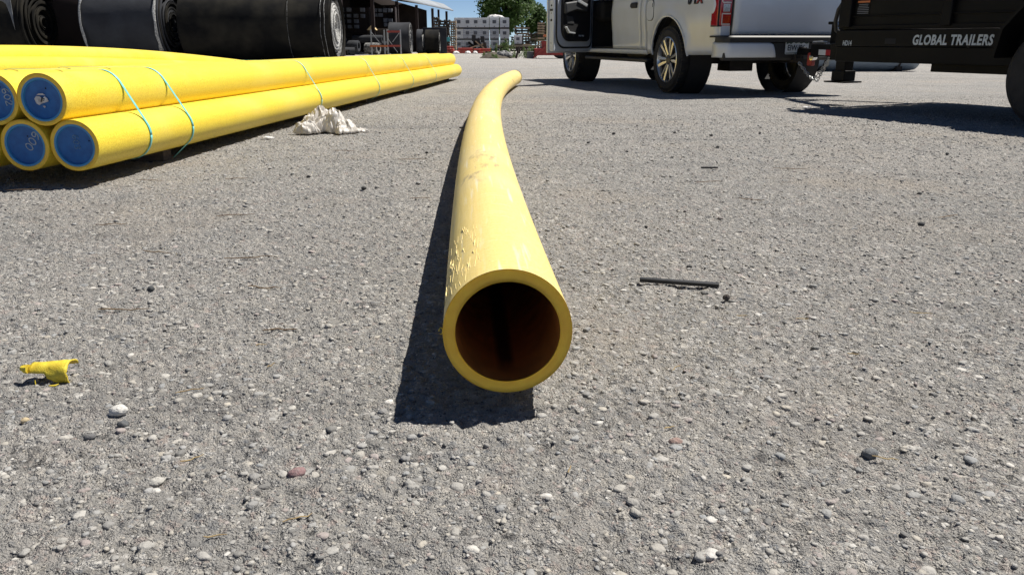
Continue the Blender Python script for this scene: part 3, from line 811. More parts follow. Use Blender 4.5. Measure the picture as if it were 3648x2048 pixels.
# curled yellow shaving
curl = empty('yellow_offcut', (-0.83, 1.27, 0)); tag(curl, 'curled yellow plastic offcut lying on the asphalt at left', 'offcut')
P_ = []
for i in range(15):
    t = i / 14; row = []
    x = -0.885 + 0.098 * t
    rad = 0.020 + 0.008 * t
    a0, a1 = (R(35), R(165)) if t < 0.45 else (R(25), R(185 + 75 * (t - 0.45) / 0.55))
    for j in range(13):
        a = a0 + (a1 - a0) * j / 12
        wob = 1 + 0.10 * mnoise.noise(Vector((t * 5, a * 2, 1)))
        row.append((x + 0.003 * mnoise.noise(Vector((j * 0.9, i, 2))), 1.275 - math.cos(math.pi - a) * rad * 0.9 * wob, 0.010 + math.sin(a) * rad * wob * 0.9 + 0.004))
    P_.append(row)
rel(MB().grid(P_).build('curled_sheet', 'scrap_yellow', curl, solid=0.003, angle=60))
rel(MB().tube([(-0.885, 1.262, 0.026), (-0.894, 1.262, 0.026), (-0.902, 1.263, 0.027)], [0.009, 0.008, 0.005], 7).build('torn_tab', 'scrap_yellow', curl))
rel(MB().tube([(-0.860, 1.245, 0.002), (-0.860, 1.246, 0.010)], [0.0016, 0.0008], 5).build('sliver', 'scrap_yellow', curl))
rel(MB().tube([(-0.820, 1.235, 0.004), (-0.806, 1.237, 0.003), (-0.80, 1.240, 0.005)], [0.001, 0.0025, 0.001], 5).build('sliver', 'scrap_yellow', curl))
curl.location = (-0.868, 1.345, 0.0)
curl.scale = (0.78, 1.0, 1.0)
# black strip and bits
o = MB().box((0, 0, 0), (0.204, 0.016, 0.010)).build('plastic_strip', 'black_plastic', None, bevel=0.001)
o.location = (0.4385, 1.935, 0.0095); o.rotation_euler = (R(2), R(1), R(-10.7)); tag(o, 'straight flat black plastic strip lying right of the bent pipe', 'strip')
o = MB().box((0, 0, 0), (0.085, 0.012, 0.008)).build('plastic_strip', 'black_plastic', None, bevel=0.001)
o.location = (0.99, 3.87, 0.006); o.rotation_euler = (0, 0, R(3)); tag(o, 'short black strip farther off, between the black strip and the pickup', 'strip')
def lone_stone(name, label, x, y, s, t, fl=0.6, cat='stone', up=0.55):
    x *= 1.07; y *= 1.07
    v, f = ICO2
    seed = x * 13
    w = np.array([p * (1 + 0.22 * mnoise.noise(Vector(p) * 1.3 + Vector((seed, 0, 0)))) for p in v]) * np.array([1, 0.75, fl]) * s
    me = np_mesh(name, w, f)
    a = me.attributes.new('tint', 'FLOAT_COLOR', 'POINT'); a.data.foreach_set('color', np.tile(np.array([*t, 1.0], np.float32), len(w)))
    me.materials.append(M['stone']); o = link(bpy.data.objects.new(name, me))
    o.location = (x, y, gz1(x, y) + s * fl * up); o.rotation_euler = (0.1, -0.15, rng.uniform(-0.4, 0.4)); tag(o, label, cat, 'loose stones')
lone_stone('loose_stone', 'large loose whitish stone below the yellow offcut', -0.632, 1.12, 0.0165, (0.62, 0.60, 0.56), 0.62, up=0.8)
lone_stone('loose_stone', 'dark angular stone beside the large whitish stone', -0.610, 1.088, 0.0105, (0.09, 0.095, 0.10), 0.75, up=0.7)
lone_stone('loose_stone', 'dark stone just right of the whitish stone, farther down the frame', -0.640, 1.045, 0.010, (0.10, 0.10, 0.105), 0.5, up=0.7)
lone_stone('loose_stone', 'dark upright stone below the right end of the black strip', 0.495, 1.69, 0.0095, (0.045, 0.035, 0.03), 0.9, up=0.8)
lone_stone('loose_stone', 'dark stone just above the black strip', 0.47, 1.965, 0.0085, (0.03, 0.03, 0.032), 0.6, up=0.7)
lone_stone('loose_stone', 'small tan stone at the left edge below the offcut', -0.775, 1.105, 0.0075, (0.50, 0.40, 0.24), 0.7, up=0.7)
lone_stone('loose_stone', 'dark stone at right, level with the pipe mid length', 1.34, 2.47, 0.013, (0.04, 0.04, 0.042), 0.6, up=0.7)
lone_stone('loose_stone', 'dark cube-like stone left of the pipe cut end', -0.87, 1.77, 0.010, (0.05, 0.055, 0.06), 0.8, up=0.7)
lone_stone('loose_stone', 'flat brown stone low in the frame right of the pipe shadow', 0.245, 1.03, 0.012, (0.30, 0.20, 0.17), 0.5, up=0.5)
lone_stone('loose_stone', 'pale flat stone at bottom left', -0.49, 0.93, 0.0125, (0.46, 0.44, 0.40), 0.5, up=0.5)
lone_stone('loose_stone', 'reddish stone at bottom left of centre', -0.30, 0.945, 0.0145, (0.24, 0.14, 0.14), 0.5, up=0.4)
lone_stone('loose_stone', 'dark flat stone at lower right', 0.515, 0.985, 0.013, (0.13, 0.135, 0.14), 0.6, up=0.7)
# dark crumbs of asphalt scattered further off, and twigs
for i, (x, y) in enumerate(((-0.55, 5.6), (-0.35, 5.35), (-0.32, 5.2), (-0.42, 5.3), (0.65, 5.0), (1.05, 5.05), (1.25, 4.9), (1.6, 5.05), (1.15, 4.35), (0.45, 4.6), (0.62, 4.2), (1.6, 3.0), (0.43, 2.42), (2.3, 4.1), (-0.9, 3.4), (-0.6, 3.1), (-0.45, 4.1), (2.6, 5.6))):
    lone_stone('asphalt_crumb', 'small black crumb of asphalt lying on the yard', x, y, rng.uniform(0.006, 0.013), (0.03, 0.03, 0.03), 0.7, 'crumb', up=0.75)
def twig(x, y, ln, ang, mt, label, gr, r=0.0016):
    x *= 1.07; y *= 1.07
    q = []
    for i in range(6):
        t = i / 5 - 0.5
        q.append((math.cos(ang) * t * ln + 0.04 * ln * rng.uniform(-1, 1), math.sin(ang) * t * ln + 0.04 * ln * rng.uniform(-1, 1), 0.003 + 0.004 * rng.random()))
    mb = MB(); mb.tube(q, [r * 0.7, r, r, r * 0.9, r * 0.8, r * 0.4], 5)
    o = mb.build('twig' if mt == 'twig' else 'straw', mt); o.location = (x, y, gz1(x, y) + 0.001)
    tag(o, label, 'twig' if mt == 'twig' else 'straw', gr)
for x, y, ln, an in ((-1.85, 2.55, 0.17, 8), (-1.83, 2.62, 0.12, -6), (-1.30, 2.45, 0.10, 15), (-1.95, 3.05, 0.16, 3), (-1.55, 3.3, 0.13, -8), (-1.2, 3.35, 0.11, 10), (-0.95, 2.6, 0.14, 20), (-0.86, 1.62, 0.12, 5), (-0.72, 2.05, 0.14, 10), (-0.60, 1.78, 0.09, -5), (-0.48, 1.5, 0.08, 2), (-1.0, 2.1, 0.10, -12), (0.85, 3.3, 0.12, 4), (1.3, 3.6, 0.16, -4), (1.5, 2.6, 0.12, 30), (0.9, 2.85, 0.1, -15), (1.6, 2.0, 0.15, 20), (-0.35, 2.9, 0.09, 5), (-0.5, 3.9, 0.16, 3), (-0.9, 4.2, 0.14, 6)):
    twig(x, y, ln, R(an), 'twig', 'thin dark brown twig lying on the asphalt', 'twigs on the asphalt', 0.0015)
for x, y, ln, an in ((-0.46, 0.985, 0.035, 35), (-0.27, 0.84, 0.04, 30), (-0.36, 0.80, 0.03, 20), (0.53, 0.97, 0.04, -12), (0.245, 1.08, 0.022, 25), (0.62, 1.55, 0.03, 5), (0.66, 1.38, 0.028, 8), (0.50, 1.58, 0.024, -4), (-0.55, 1.2, 0.05, 28), (-0.44, 1.3, 0.02, 60), (0.3, 1.3, 0.03, 40), (0.9, 1.6, 0.05, -20), (-0.5, 1.42, 0.03, 15), (0.08, 0.95, 0.02, 70)):
    twig(x, y, ln, R(an), 'straw', 'thin pale straw lying on the asphalt', 'straws on the asphalt', 0.0011)

# ------------------------------------------------------------------ white pickup
# local axes: x forward, y left, z up, origin on the ground under the rear axle
TZ = float(gfar(11.0))
truck = empty('pickup_truck', (2.944, 10.60, TZ), R(105.5))
tag(truck, 'white crew cab pickup with its front door open, hitched to the black trailer', 'pickup truck')
SP_Z = [0.44, 0.50, 0.58, 0.70, 0.82, 0.95, 1.06, 1.12, 1.22, 1.32, 1.38]
SP_Y = [0.925, 0.950, 0.962, 0.972, 0.985, 0.997, 1.000, 0.992, 0.980, 0.968, 0.950]
def side_y(z): return float(np.interp(z, SP_Z, SP_Y))
AR, AZ = 0.49, 0.445
def side_panel(name, x0, x1, zlo, zhi, side, arch=None, mt='paint_white', parent=truck, round_rear=False, rows=16):
    xs = list(np.linspace(x0, x1, max(3, int((x1 - x0) / 0.05) + 1)))
    if arch is not None:
        xs = [x for x in xs if abs(x - arch) > AR + 0.01]
        xs += [arch + AR * math.cos(a) for a in np.linspace(0, math.pi, 30)] + [arch - AR - 0.001, arch + AR + 0.001]
        xs = sorted(xs)
    P_ = []
    for x in xs:
        zb = zlo(x) if callable(zlo) else zlo
        if arch is not None and abs(x - arch) <= AR:
            zb = max(zb, AZ + math.sqrt(max(0, AR ** 2 - (x - arch) ** 2)))
        col = []
        for k in range(rows):
            z = zb + (zhi - zb) * k / (rows - 1)
            y = side_y(z)
            for ax in (0.0, 3.68):
                r_ = math.hypot(x - ax, z - AZ)
                y += 0.022 * math.exp(-((r_ - AR) / 0.075) ** 2) + (0.012 if AR < r_ < AR + 0.02 else 0)
            if round_rear and x < x0 + 0.07: y -= 0.05 * ((x0 + 0.07 - x) / 0.07) ** 2
            y -= 0.004 * math.exp(-((z - 0.73) / 0.02) ** 2)
            col.append((x, y * side, z))
        P_.append(col)
    mb = MB(); mb.grid(P_)
    me = mb.mesh(name, True, 40)
    me.materials.append(M[mt])
    o = link(bpy.data.objects.new(name, me), parent)
    md = o.modifiers.new('solid', 'SOLIDIFY'); md.thickness = 0.025; md.offset = -1 if side > 0 else -1
    return o
bed_l = side_panel('bed_side', -1.20, 0.695, lambda x: 0.47 + 0.02 * max(0, -x - 0.5), 1.38, 1, 0.0, round_rear=True)
bed_r = side_panel('bed_side', -1.20, 0.695, lambda x: 0.47 + 0.02 * max(0, -x - 0.5), 1.38, -1, 0.0, round_rear=True)
for side in (1, -1):
    side_panel('cab_quarter', 0.715, 0.872, 0.525, 1.32, side)
    rd = side_panel('rear_door', 0.882, 1.885, 0.525, 1.32, side)
    side_panel('rocker_panel', 0.715, 3.06, 0.455, 0.518, side, rows=4)
    side_panel('front_fender', 2.99, 4.62, 0.47, 1.20, side, 3.68)
    if side < 0: side_panel('front_door', 1.897, 2.98, 0.525, 1.32, side)
    # arch lips
    for ax in (0.0, 3.68):
        pts = [(ax + AR * math.cos(a), side * (side_y(AZ + AR * math.sin(a)) + 0.026), AZ + AR * math.sin(a)) for a in np.linspace(0.03, math.pi - 0.03, 28)]
        MB().tube(pts, 0.012, 6).build('arch_lip', 'paint_white', truck)
    MB().box((1.9, side * 0.87, 0.375), (2.4, 0.15, 0.05)).build('running_board', 'trim_black', truck, bevel=0.015)
    for bx in (1.0, 1.9, 2.8): MB().bar((bx, side * 0.70, 0.48), (bx, side * 0.86, 0.39), 0.04).build('step_bracket', 'chassis', truck)
    # wheel well liners
    for ax in (0.0, 3.68):
        MB().lathe([(0.50, 0.0), (0.50, 0.30)], 28, Matrix.Translation((ax, side * 0.62 if side > 0 else -0.92, AZ)) @ Matrix.Rotation(R(-90), 4, 'X')).build('wheel_liner', 'interior', truck)
# handle and fuel door on the left side
hz = MB(); hz.box((1.06, side_y(1.10) + 0.012, 1.10), (0.17, 0.035, 0.075)); hz.box((1.16, side_y(1.10) + 0.008, 1.10), (0.07, 0.025, 0.05))
hz.build('door_handle', 'trim_black', truck, bevel=0.012)
def rounded(w, h, r, n=5):
    out = []
    for cx, cy, a0 in ((w / 2 - r, h / 2 - r, 0), (-w / 2 + r, h / 2 - r, 90), (-w / 2 + r, -h / 2 + r, 180), (w / 2 - r, -h / 2 + r, 270)):
        for k in range(n + 1):
            a = R(a0 + 90 * k / n); out.append((cx + r * math.cos(a), cy + r * math.sin(a)))
    return out
Mside = lambda x, z, off=0.0: frame((x, side_y(z) + off, z), (-1, 0, 0), (0, 0, 1))      # looking at the left flank
fd = MB().prism(rounded(0.20, 0.25, 0.07), -0.01, 0.004, Mside(0.55, 1.02, 0.003)).build('fuel_door', 'paint_white', truck, bevel=0.003)
MB().prism(rounded(0.212, 0.262, 0.075), -0.012, 0.0005, Mside(0.55, 1.02, 0.003)).build('fuel_door_gap', 'trim_black', truck)
MB().box((0.475, side_y(1.08) + 0.008, 1.08), (0.014, 0.006, 0.05)).build('fuel_door_pull', 'trim_black', fd)
# sides of the bed: lettering
for ch, xx, mt in (('S', -0.50, 'trim_black'), ('T', -0.615, 'trim_black'), ('X', -0.72, 'badge_red')):
    text_part(ch, 0.155, 'trim_black', bed_l, Mside(xx + 0.006, 1.058, 0.002), 'badge_letter', 0.006, bold=0.010, shear=0.15, sx=1.15)
    text_part(ch, 0.150, mt if mt == 'badge_red' else 'emblem', bed_l, Mside(xx, 1.061, 0.006), 'badge_letter', 0.006, bold=0.002, shear=0.15, sx=1.15)
# rear: corner panels, tailgate, lamps, bumper
for side in (1, -1):
    MB().box((-1.185, side * 0.885, 1.035), (0.03, 0.13, 0.69)).build('rear_corner', 'paint_white', truck, bevel=0.012)
tg = MB(); rows = []
for k, z in enumerate(np.linspace(0.705, 1.375, 16)):
    bul = 0.012 * math.sin((z - 0.70) / 0.68 * math.pi) + (0.012 if z > 1.27 else 0)
    rows.append([(-1.198 - bul - 0.006 * (1 - (2 * j / 20 - 1) ** 2), -0.805 + 1.61 * j / 20, z) for j in range(21)])
tg.grid(rows); tailgate = tg.build('tailgate', 'paint_white', truck, solid=-0.04, angle=30)
MB().prism([(0.115 * math.cos(a), 0.047 * math.sin(a)) for a in np.linspace(0, 2 * math.pi, 40, endpoint=False)], -0.01, 0.004, frame((-1.216, 0, 1.040), (0, -1, 0), (0, 0, 1))).build('emblem_rim', 'chrome', tailgate, bevel=0.003)
em = MB().prism([(0.105 * math.cos(a), 0.039 * math.sin(a)) for a in np.linspace(0, 2 * math.pi, 40, endpoint=False)], -0.004, 0.007, frame((-1.216, 0, 1.040), (0, -1, 0), (0, 0, 1))).build('emblem', 'emblem', tailgate)
Me = frame((-1.2245, 0, 1.040), (0, -1, 0), (0, 0, 1))
MB().tube([Me @ Vector(q) for q in ((-0.06, -0.012, 0), (-0.045, 0.012, 0), (-0.02, 0.02, 0), (0.0, 0.012, 0), (0.02, 0.018, 0), (0.05, 0.014, 0))], 0.0022, 5).build('emblem_script', 'chrome', em)
MB().tube([Me @ Vector(q) for q in ((-0.05, -0.002, 0), (-0.02, -0.004, 0), (0.01, -0.012, 0), (0.04, -0.004, 0), (0.065, -0.01, 0))], 0.0018, 5).build('emblem_script', 'chrome', em)
for side in (1, -1):
    tl = empty('tail_light', parent=truck)
    # outline on the rear (y,z) and on the flank (x,z)
    mb = MB(); mb.box((-1.182, side * 0.893, 1.04), (0.055, 0.150, 0.48)); mb.build('rear_lens', 'lens_red', tl, bevel=0.01)
    Mf = frame((0, side * 0.955, 0), (-1, 0, 0), (0, 0, 1)) if side > 0 else frame((0, side * 0.955, 0), (1, 0, 0), (0, 0, 1))
    sgx = -1 if side > 0 else 1
    poly = [(1.196, 0.80), (1.06, 0.80), (1.055, 0.97), (0.99, 1.05), (0.985, 1.28), (1.196, 1.28)]
    poly = [(-sgx * x_ if side > 0 else -x_, z_) for x_, z_ in poly]
    MB().prism(poly, -0.02, 0.040, Mf).build('side_lens', 'lens_red', tl, bevel=0.008)
    MB().prism([(p_[0] + (-0.012 if p_[0] * (1 if side > 0 else -1) < 1.1 else 0.006) * (1 if side > 0 else -1), p_[1] + (-0.012 if p_[1] < 0.9 else 0)) for p_ in poly], -0.02, 0.033, Mf).build('lamp_surround', 'trim_black', tl)
    MB().box((-1.206, side * 0.890, 0.99), (0.014, 0.085, 0.085)).build('reverse_lens', 'lens_clear', tl, bevel=0.004)
    MB().box((-1.206, side * 0.885, 0.865), (0.008, 0.09, 0.085)).build('turn_lens', 'lens_orange', tl, bevel=0.003)
    for z_ in (1.045, 0.927, 0.815): MB().box((-1.207, side * 0.893, z_), (0.016, 0.105, 0.014)).build('light_strip', 'lens_strip', tl)
    MB().box((-1.207, side * 0.943, 0.87), (0.016, 0.010, 0.12)).build('light_strip', 'lens_strip', tl)
    MB().bar((-1.207, side * 0.945, 1.05), (-1.20, side * 0.963, 1.13), 0.012).build('light_strip', 'lens_strip', tl)
    MB().bar((-1.20, side * 0.963, 1.13), (-1.20, side * 0.963, 1.27), 0.012).build('light_strip', 'lens_strip', tl)
    MB().box((-1.197, side * 0.820, 1.04), (0.03, 0.014, 0.48)).build('lamp_edge_strip', 'trim_black', tl)  # black strip along the lamp's inner edge
bump = empty('rear_bumper', parent=truck)
mb = MB(); rows = []
for t in np.linspace(0, 1, 41):
    y = -0.985 + 1.97 * t; e = abs(y) / 0.985
    x = -1.36 + 0.03 * e ** 2 + 0.16 * max(0, e - 0.9) / 0.1 * max(0, e - 0.9) / 0.1
    rows.append([(x + 0.13, y, 0.692), (x + 0.02, y, 0.692), (x, y, 0.675), (x + 0.004, y, 0.625), (x + 0.02, y, 0.62)])
mb.grid(rows); mb.build('step_pad', 'trim_black', bump, solid=0.02)
for side in (1, -1):
    mb = MB(); rows = []
    for t in np.linspace(0, 1, 24):
        col = []
        for k, z in enumerate(np.linspace(0.455, 0.618, 8)):
            yi = 0.29 + 0.055 * (z - 0.455) / 0.163 + (0.03 if k == 7 else 0)
            y = yi + (0.985 - yi) * t; e = y / 0.985
            x = -1.355 + 0.03 * e ** 2 + 0.20 * (max(0, e - 0.88) / 0.12) ** 2 + 0.03 * ((0.54 - z) / 0.09) ** 2 * 0.6
            col.append((x, y * side, z))
        rows.append(col)
    mb.grid(rows); mb.build('bumper_corner', 'paint_white', bump, solid=0.02, angle=40)
MB().box((-1.27, 0, 0.53), (0.10, 0.70, 0.18)).build('bumper_centre', 'trim_black', bump, bevel=0.01)
MB().box((-1.24, 0, 0.47), (0.10, 1.86, 0.10)).build('bumper_valance', 'trim_black', bump, bevel=0.02)
plate = MB().prism(rounded(0.305, 0.152, 0.012), -0.002, 0.002, frame((-1.328, 0.015, 0.565), (0, -1, 0), (0, 0, 1))).build('licence_plate', 'plate_white', bump)
Mp = frame((-1.3315, 0.015, 0.565), (0, -1, 0), (0, 0, 1))
mb = MB(); mb.prism([(-0.145, 0.068), (-0.145, 0.030), (-0.11, 0.046), (-0.085, 0.036), (-0.05, 0.056), (-0.02, 0.044), (0.02, 0.054), (0.05, 0.040), (0.085, 0.052), (0.115, 0.038), (0.145, 0.044), (0.145, 0.068)], -0.001, 0.001, Mp).build('plate_mountains', 'plate_green', plate)
mb = MB(); mb.prism([(-0.145, -0.060), (-0.145, -0.068), (0.145, -0.068), (0.145, -0.06), (0.06, -0.052), (-0.02, -0.058)], -0.001, 0.001, Mp).build('plate_ridge', 'plate_green', plate)
text_part('EIW·J86', 0.088, 'trim_black', plate, Mp @ Matrix.Translation((-0.128, -0.034, 0.001)), 'plate_number', 0.002, bold=0.001, sx=0.80)
MB().tube([Mp @ Vector(q) for q in ((-0.15, 0.062, 0.004), (-0.145, 0.078, 0.004), (0.145, 0.078, 0.004), (0.152, 0.066, 0.004))], 0.004, 6).build('plate_lamp_bar', 'chrome', plate)
# wheels
def wheel(parent, x, y, side, rad=0.405, wid=0.27, rim_r=0.277, name='wheel', alloy=True):
    W = Matrix.Translation((x, y, rad)) @ Matrix.Rotation(R(-90 if side > 0 else 90), 4, 'X')       # z of this frame points outwards
    h = wid / 2
    t = MB().lathe([(rim_r, -h + 0.02), (rim_r + 0.01, -h), (rad - 0.05, -h - 0.002), (rad - 0.015, -h + 0.025), (rad, -h + 0.06), (rad, h - 0.06), (rad - 0.015, h - 0.025), (rad - 0.05, h + 0.002), (rim_r + 0.01, h), (rim_r, h - 0.02)], 56, W).build(name, 'tyre', parent)
    for k in range(56):     # shoulder tread blocks
        a = 2 * math.pi * k / 56
    mb = MB()
    for k in range(60):
        a = 2 * math.pi * k / 60
        Mr = W @ Matrix.Rotation(a, 4, 'Z') @ Matrix.Translation((rad - 0.010, 0, 0))
        for zz in (-h + 0.045, 0.0, h - 0.045):
            vs = [Mr @ Vector((sx, sy, zz + sz)) for sz in (-0.03, 0.03) for sy in (-0.014, 0.014) for sx in (-0.01, 0.0125)]
            mb.add(vs, [(0, 2, 3, 1), (4, 5, 7, 6), (0, 1, 5, 4), (2, 6, 7, 3), (0, 4, 6, 2), (1, 3, 7, 5)])
    if alloy: mb.build('tread', 'tyre', t, smooth=False)
    if alloy:
        MB().lathe([(rim_r + 0.004, h - 0.022), (rim_r + 0.004, h - 0.004), (rim_r - 0.008, h), (rim_r - 0.016, h - 0.012), (rim_r - 0.022, h - 0.10)], 48, W).build('rim', 'alloy', t)
        MB().lathe([(rim_r - 0.02, h - 0.06), (0.20, h - 0.085), (0.06, h - 0.07), (0.0001, h - 0.07)], 36, W).build('brake_dish', 'alloy_dark', t)
        for k in range(6):
            Ms_ = W @ Matrix.Rotation(k * math.pi / 3 + 0.12, 4, 'Z')
            for sg in (1, -1):
                q = [(0.045, sg * 0.006, h - 0.030), (0.060, sg * 0.030, h - 0.034), (rim_r - 0.012, sg * 0.074, h - 0.010), (rim_r - 0.010, sg * 0.034, h - 0.008), (0.16, sg * 0.012, h - 0.018)]
                lo = [(a_, b_, c_ - 0.03) for a_, b_, c_ in q]
                mb = MB(); nq = len(q)
                mb.add([Ms_ @ Vector(v_) for v_ in q + lo], [tuple(range(nq)), tuple(range(2 * nq - 1, nq - 1, -1))] + [(i, (i + 1) % nq, nq + (i + 1) % nq, nq + i) for i in range(nq)])
                mb.build('spoke', 'alloy', t, bevel=0.003)
        MB().lathe([(0.062, h - 0.06), (0.060, h - 0.026), (0.045, h - 0.020), (0.0001, h - 0.020)], 20, W).build('hub_cap', 'alloy_dark', t)
    else:
        MB().lathe([(rim_r + 0.004, h - 0.022), (rim_r + 0.002, h - 0.002), (rim_r - 0.012, h - 0.01), (rim_r - 0.02, h - 0.06), (0.12, h - 0.05), (0.06, h - 0.02), (0.0001, h - 0.02)], 36, W).build('rim', 'alloy_dark', t)
    return t
for ax in (0.0, 3.68):
    for side in (1, -1): wheel(truck, ax, side * 0.865, side)
# body structure that shows in gaps: cargo box liner, cab tub, underbody
mb = MB()
mb.box((-0.24, 0.80, 1.0), (1.86, 0.06, 0.70)); mb.box((-0.24, -0.80, 1.0), (1.86, 0.06, 0.70)); mb.box((-0.24, 0, 0.66), (1.86, 1.54, 0.06)); mb.box((0.66, 0, 1.0), (0.05, 1.66, 0.70))
mb.build('cargo_box', 'interior', truck)
mb = MB(); mb.box((0.735, 0, 0.93), (0.04, 1.84, 0.78)); mb.box((2.0, 0, 0.52), (2.5, 1.84, 0.06)); mb.box((2.96, 0, 0.9), (0.06, 1.84, 0.7))
mb.box((1.89, 0.86, 0.92), (0.10, 0.10, 0.74)); mb.box((1.89, -0.86, 0.92), (0.10, 0.10, 0.74))
mb.build('cab_tub', 'interior', truck)
for sy in (0.42, -0.42):
    for sx in (2.05, 1.15):
        mb = MB(); mb.box((sx, sy, 0.74), (0.55, 0.55, 0.18)); mb.box((sx - 0.27, sy, 1.08), (0.16, 0.52, 0.62), Matrix.Rotation(R(-12), 3, 'Y'))
        mb.build('seat', 'interior', truck, bevel=0.05)
MB().box((2.78, 0, 1.08), (0.35, 1.74, 0.30)).build('dashboard', 'interior', truck, bevel=0.06)
mb = MB()
for sy in (0.45, -0.45): mb.box((1.7, sy, 0.52), (5.4, 0.09, 0.14))
for ax in (0.0, 3.68): mb.tube([(ax, -0.75, 0.40), (ax, 0.75, 0.40)], 0.05, 10)
mb.box((0.0, 0.0, 0.40), (0.3, 0.34, 0.28)); mb.box((1.3, 0.62, 0.46), (0.9, 0.30, 0.16)); mb.box((-0.75, 0.0, 0.52), (0.62, 0.85, 0.16))
mb.tube([(2.6, -0.3, 0.42), (0.6, -0.35, 0.40), (-0.9, -0.55, 0.44)], 0.06, 10); mb.box((3.9, 0, 0.48), (0.9, 1.5, 0.16))
mb.build('chassis', 'chassis', truck)
mb = MB(); mb.box((-1.22, 0, 0.45), (0.30, 0.08, 0.08)); mb.box((-1.36, 0, 0.42), (0.22, 0.07, 0.05)); mb.tube([(-1.42, 0, 0.44), (-1.42, 0, 0.51)], 0.024, 10)
mb.build('tow_hitch', 'chassis', truck)
# upper cab (above the picture's top edge), hood, front
mb = MB()
roof_lo = [(0.74, 0.90, 1.32), (3.28, 0.90, 1.32), (3.28, -0.90, 1.32), (0.74, -0.90, 1.32)]
roof_hi = [(0.90, 0.70, 1.86), (2.50, 0.70, 1.86), (2.50, -0.70, 1.86), (0.90, -0.70, 1.86)]
mb.add(roof_lo + roof_hi, [(0, 1, 5, 4), (1, 2, 6, 5), (2, 3, 7, 6), (3, 0, 4, 7)])
mb.build('windows', 'glass', truck)
MB().box((1.70, 0, 1.90), (1.68, 1.44, 0.09)).build('roof', 'paint_white', truck, bevel=0.04)
for side in (1, -1):
    for a, b_, w in (((3.28, side * 0.90, 1.32), (2.50, side * 0.71, 1.87), 0.07), ((1.90, side * 0.905, 1.32), (1.86, side * 0.71, 1.87), 0.10), ((0.80, side * 0.905, 1.32), (0.95, side * 0.71, 1.87), 0.16)):
        MB().bar(a, b_, w, 0.05).build('pillar', 'paint_white', truck, bevel=0.01)
rows = []
for x in np.linspace(3.25, 4.60, 10):
    rows.append([(x, -0.94 + 1.88 * j / 12, 1.24 + 0.05 * (1 - (2 * j / 12 - 1) ** 4) - 0.10 * ((x - 3.25) / 1.35) ** 2) for j in range(13)])
mb = MB(); mb.grid(rows); mb.build('hood', 'paint_white', truck, solid=0.03)
MB().box((4.62, 0, 0.95), (0.10, 1.80, 0.42)).build('grille', 'trim_black', truck, bevel=0.03)
MB().box((4.68, 0, 0.58), (0.16, 1.94, 0.26)).build('front_bumper', 'paint_white', truck, bevel=0.05)
# open front door, hinged at its front edge
door = empty('front_door', (2.975, 0.955, 0), R(-55), truck)
def dprof(x, z): return side_y(z) - 0.955
def door_outline(m, zlo=0.47, zhi=1.32):
    # outline in (x,z); free edge at x=-1.07, rounded lower rear corner
    pts = []
    x0, x1 = -1.07 + m, -0.01 - m; zb = zlo + m
    r_ = 0.20
    for k in range(9):
        a = R(180 + 90 * k / 8); pts.append((x0 + r_ + r_ * math.cos(a), zb + r_ + r_ * math.sin(a)))
    for k in range(5):
        a = R(270 + 90 * k / 4); pts.append((x1 - 0.08 + 0.08 * math.cos(a), zb + 0.08 + 0.08 * math.sin(a)))
    pts += [(x1, zhi), (x0, zhi)]
    return pts
Md = Matrix(((1, 0, 0, 0), (0, 0, -1, 0), (0, 1, 0, 0), (0, 0, 0, 1)))   # (x, z, h) -> (x, -h, z): h grows inwards
sk = [(-1.09, 0.455), (-1.095, 0.47), (-1.095, 1.32), (-0.005, 1.32), (-0.005, 0.455)]
MB().prism(sk, -0.012, 0.016, Md).build('door_skin', 'paint_white', door, bevel=0.006)
MB().prism([(-1.068, 0.50), (-1.05, 0.475), (-0.02, 0.475), (-0.012, 0.49), (-0.012, 1.32), (-1.068, 1.32)], 0.010, 0.105, Md).build('door_frame', 'paint_white', door, bevel=0.012)
ol = door_outline(0.075)
MB().prism(ol, 0.10, 0.122, Md).build('inner_panel', 'paint_white', door, bevel=0.006)
seal = [Md @ Vector((x_, z_, 0.112)) for x_, z_ in [(-1.07 + 0.062, 1.32)] + door_outline(0.062)[:-2] + [(-0.01 - 0.062, 1.32)]]
MB().tube(seal, 0.014, 8).build('weather_seal', 'trim_black', door)
MB().prism(door_outline(0.155), 0.118, 0.165, Md).build('trim_panel', 'interior', door, bevel=0.015)
MB().prism([(-0.90, 1.18), (-0.55, 1.22), (-0.30, 1.18), (-0.32, 1.06), (-0.62, 1.08), (-0.90, 1.02)], 0.16, 0.215, Md).build('armrest', 'interior_grey', door, bevel=0.02)
MB().prism([(-0.86, 1.25), (-0.66, 1.22), (-0.64, 1.29), (-0.84, 1.31)], 0.165, 0.20, Md).build('switch_panel', 'silver_plastic', door, bevel=0.006)
MB().prism([(-0.62, 1.20), (-0.36, 1.13), (-0.34, 1.17), (-0.60, 1.245)], 0.21, 0.23, Md).build('door_pull', 'silver_plastic', door, bevel=0.006)
MB().prism([(-0.83, 1.0), (-0.66, 0.985), (-0.62, 0.88), (-0.80, 0.885)], 0.163, 0.172, Md).build('speaker_grille', 'interior_grey', door, bevel=0.004)
MB().prism([(-0.87, 0.83), (-0.79, 0.745), (-0.62, 0.735), (-0.62, 0.755), (-0.77, 0.768), (-0.845, 0.84)], 0.163, 0.20, Md).build('pocket_edge', 'silver_plastic', door, bevel=0.003)
for x_ in (-0.46, -0.38): MB().prism([(x_ - 0.03, 0.70), (x_ + 0.03, 0.695), (x_ + 0.03, 0.718), (x_ - 0.03, 0.722)], 0.163, 0.172, Md).build('pocket_clip', 'silver_plastic', door)
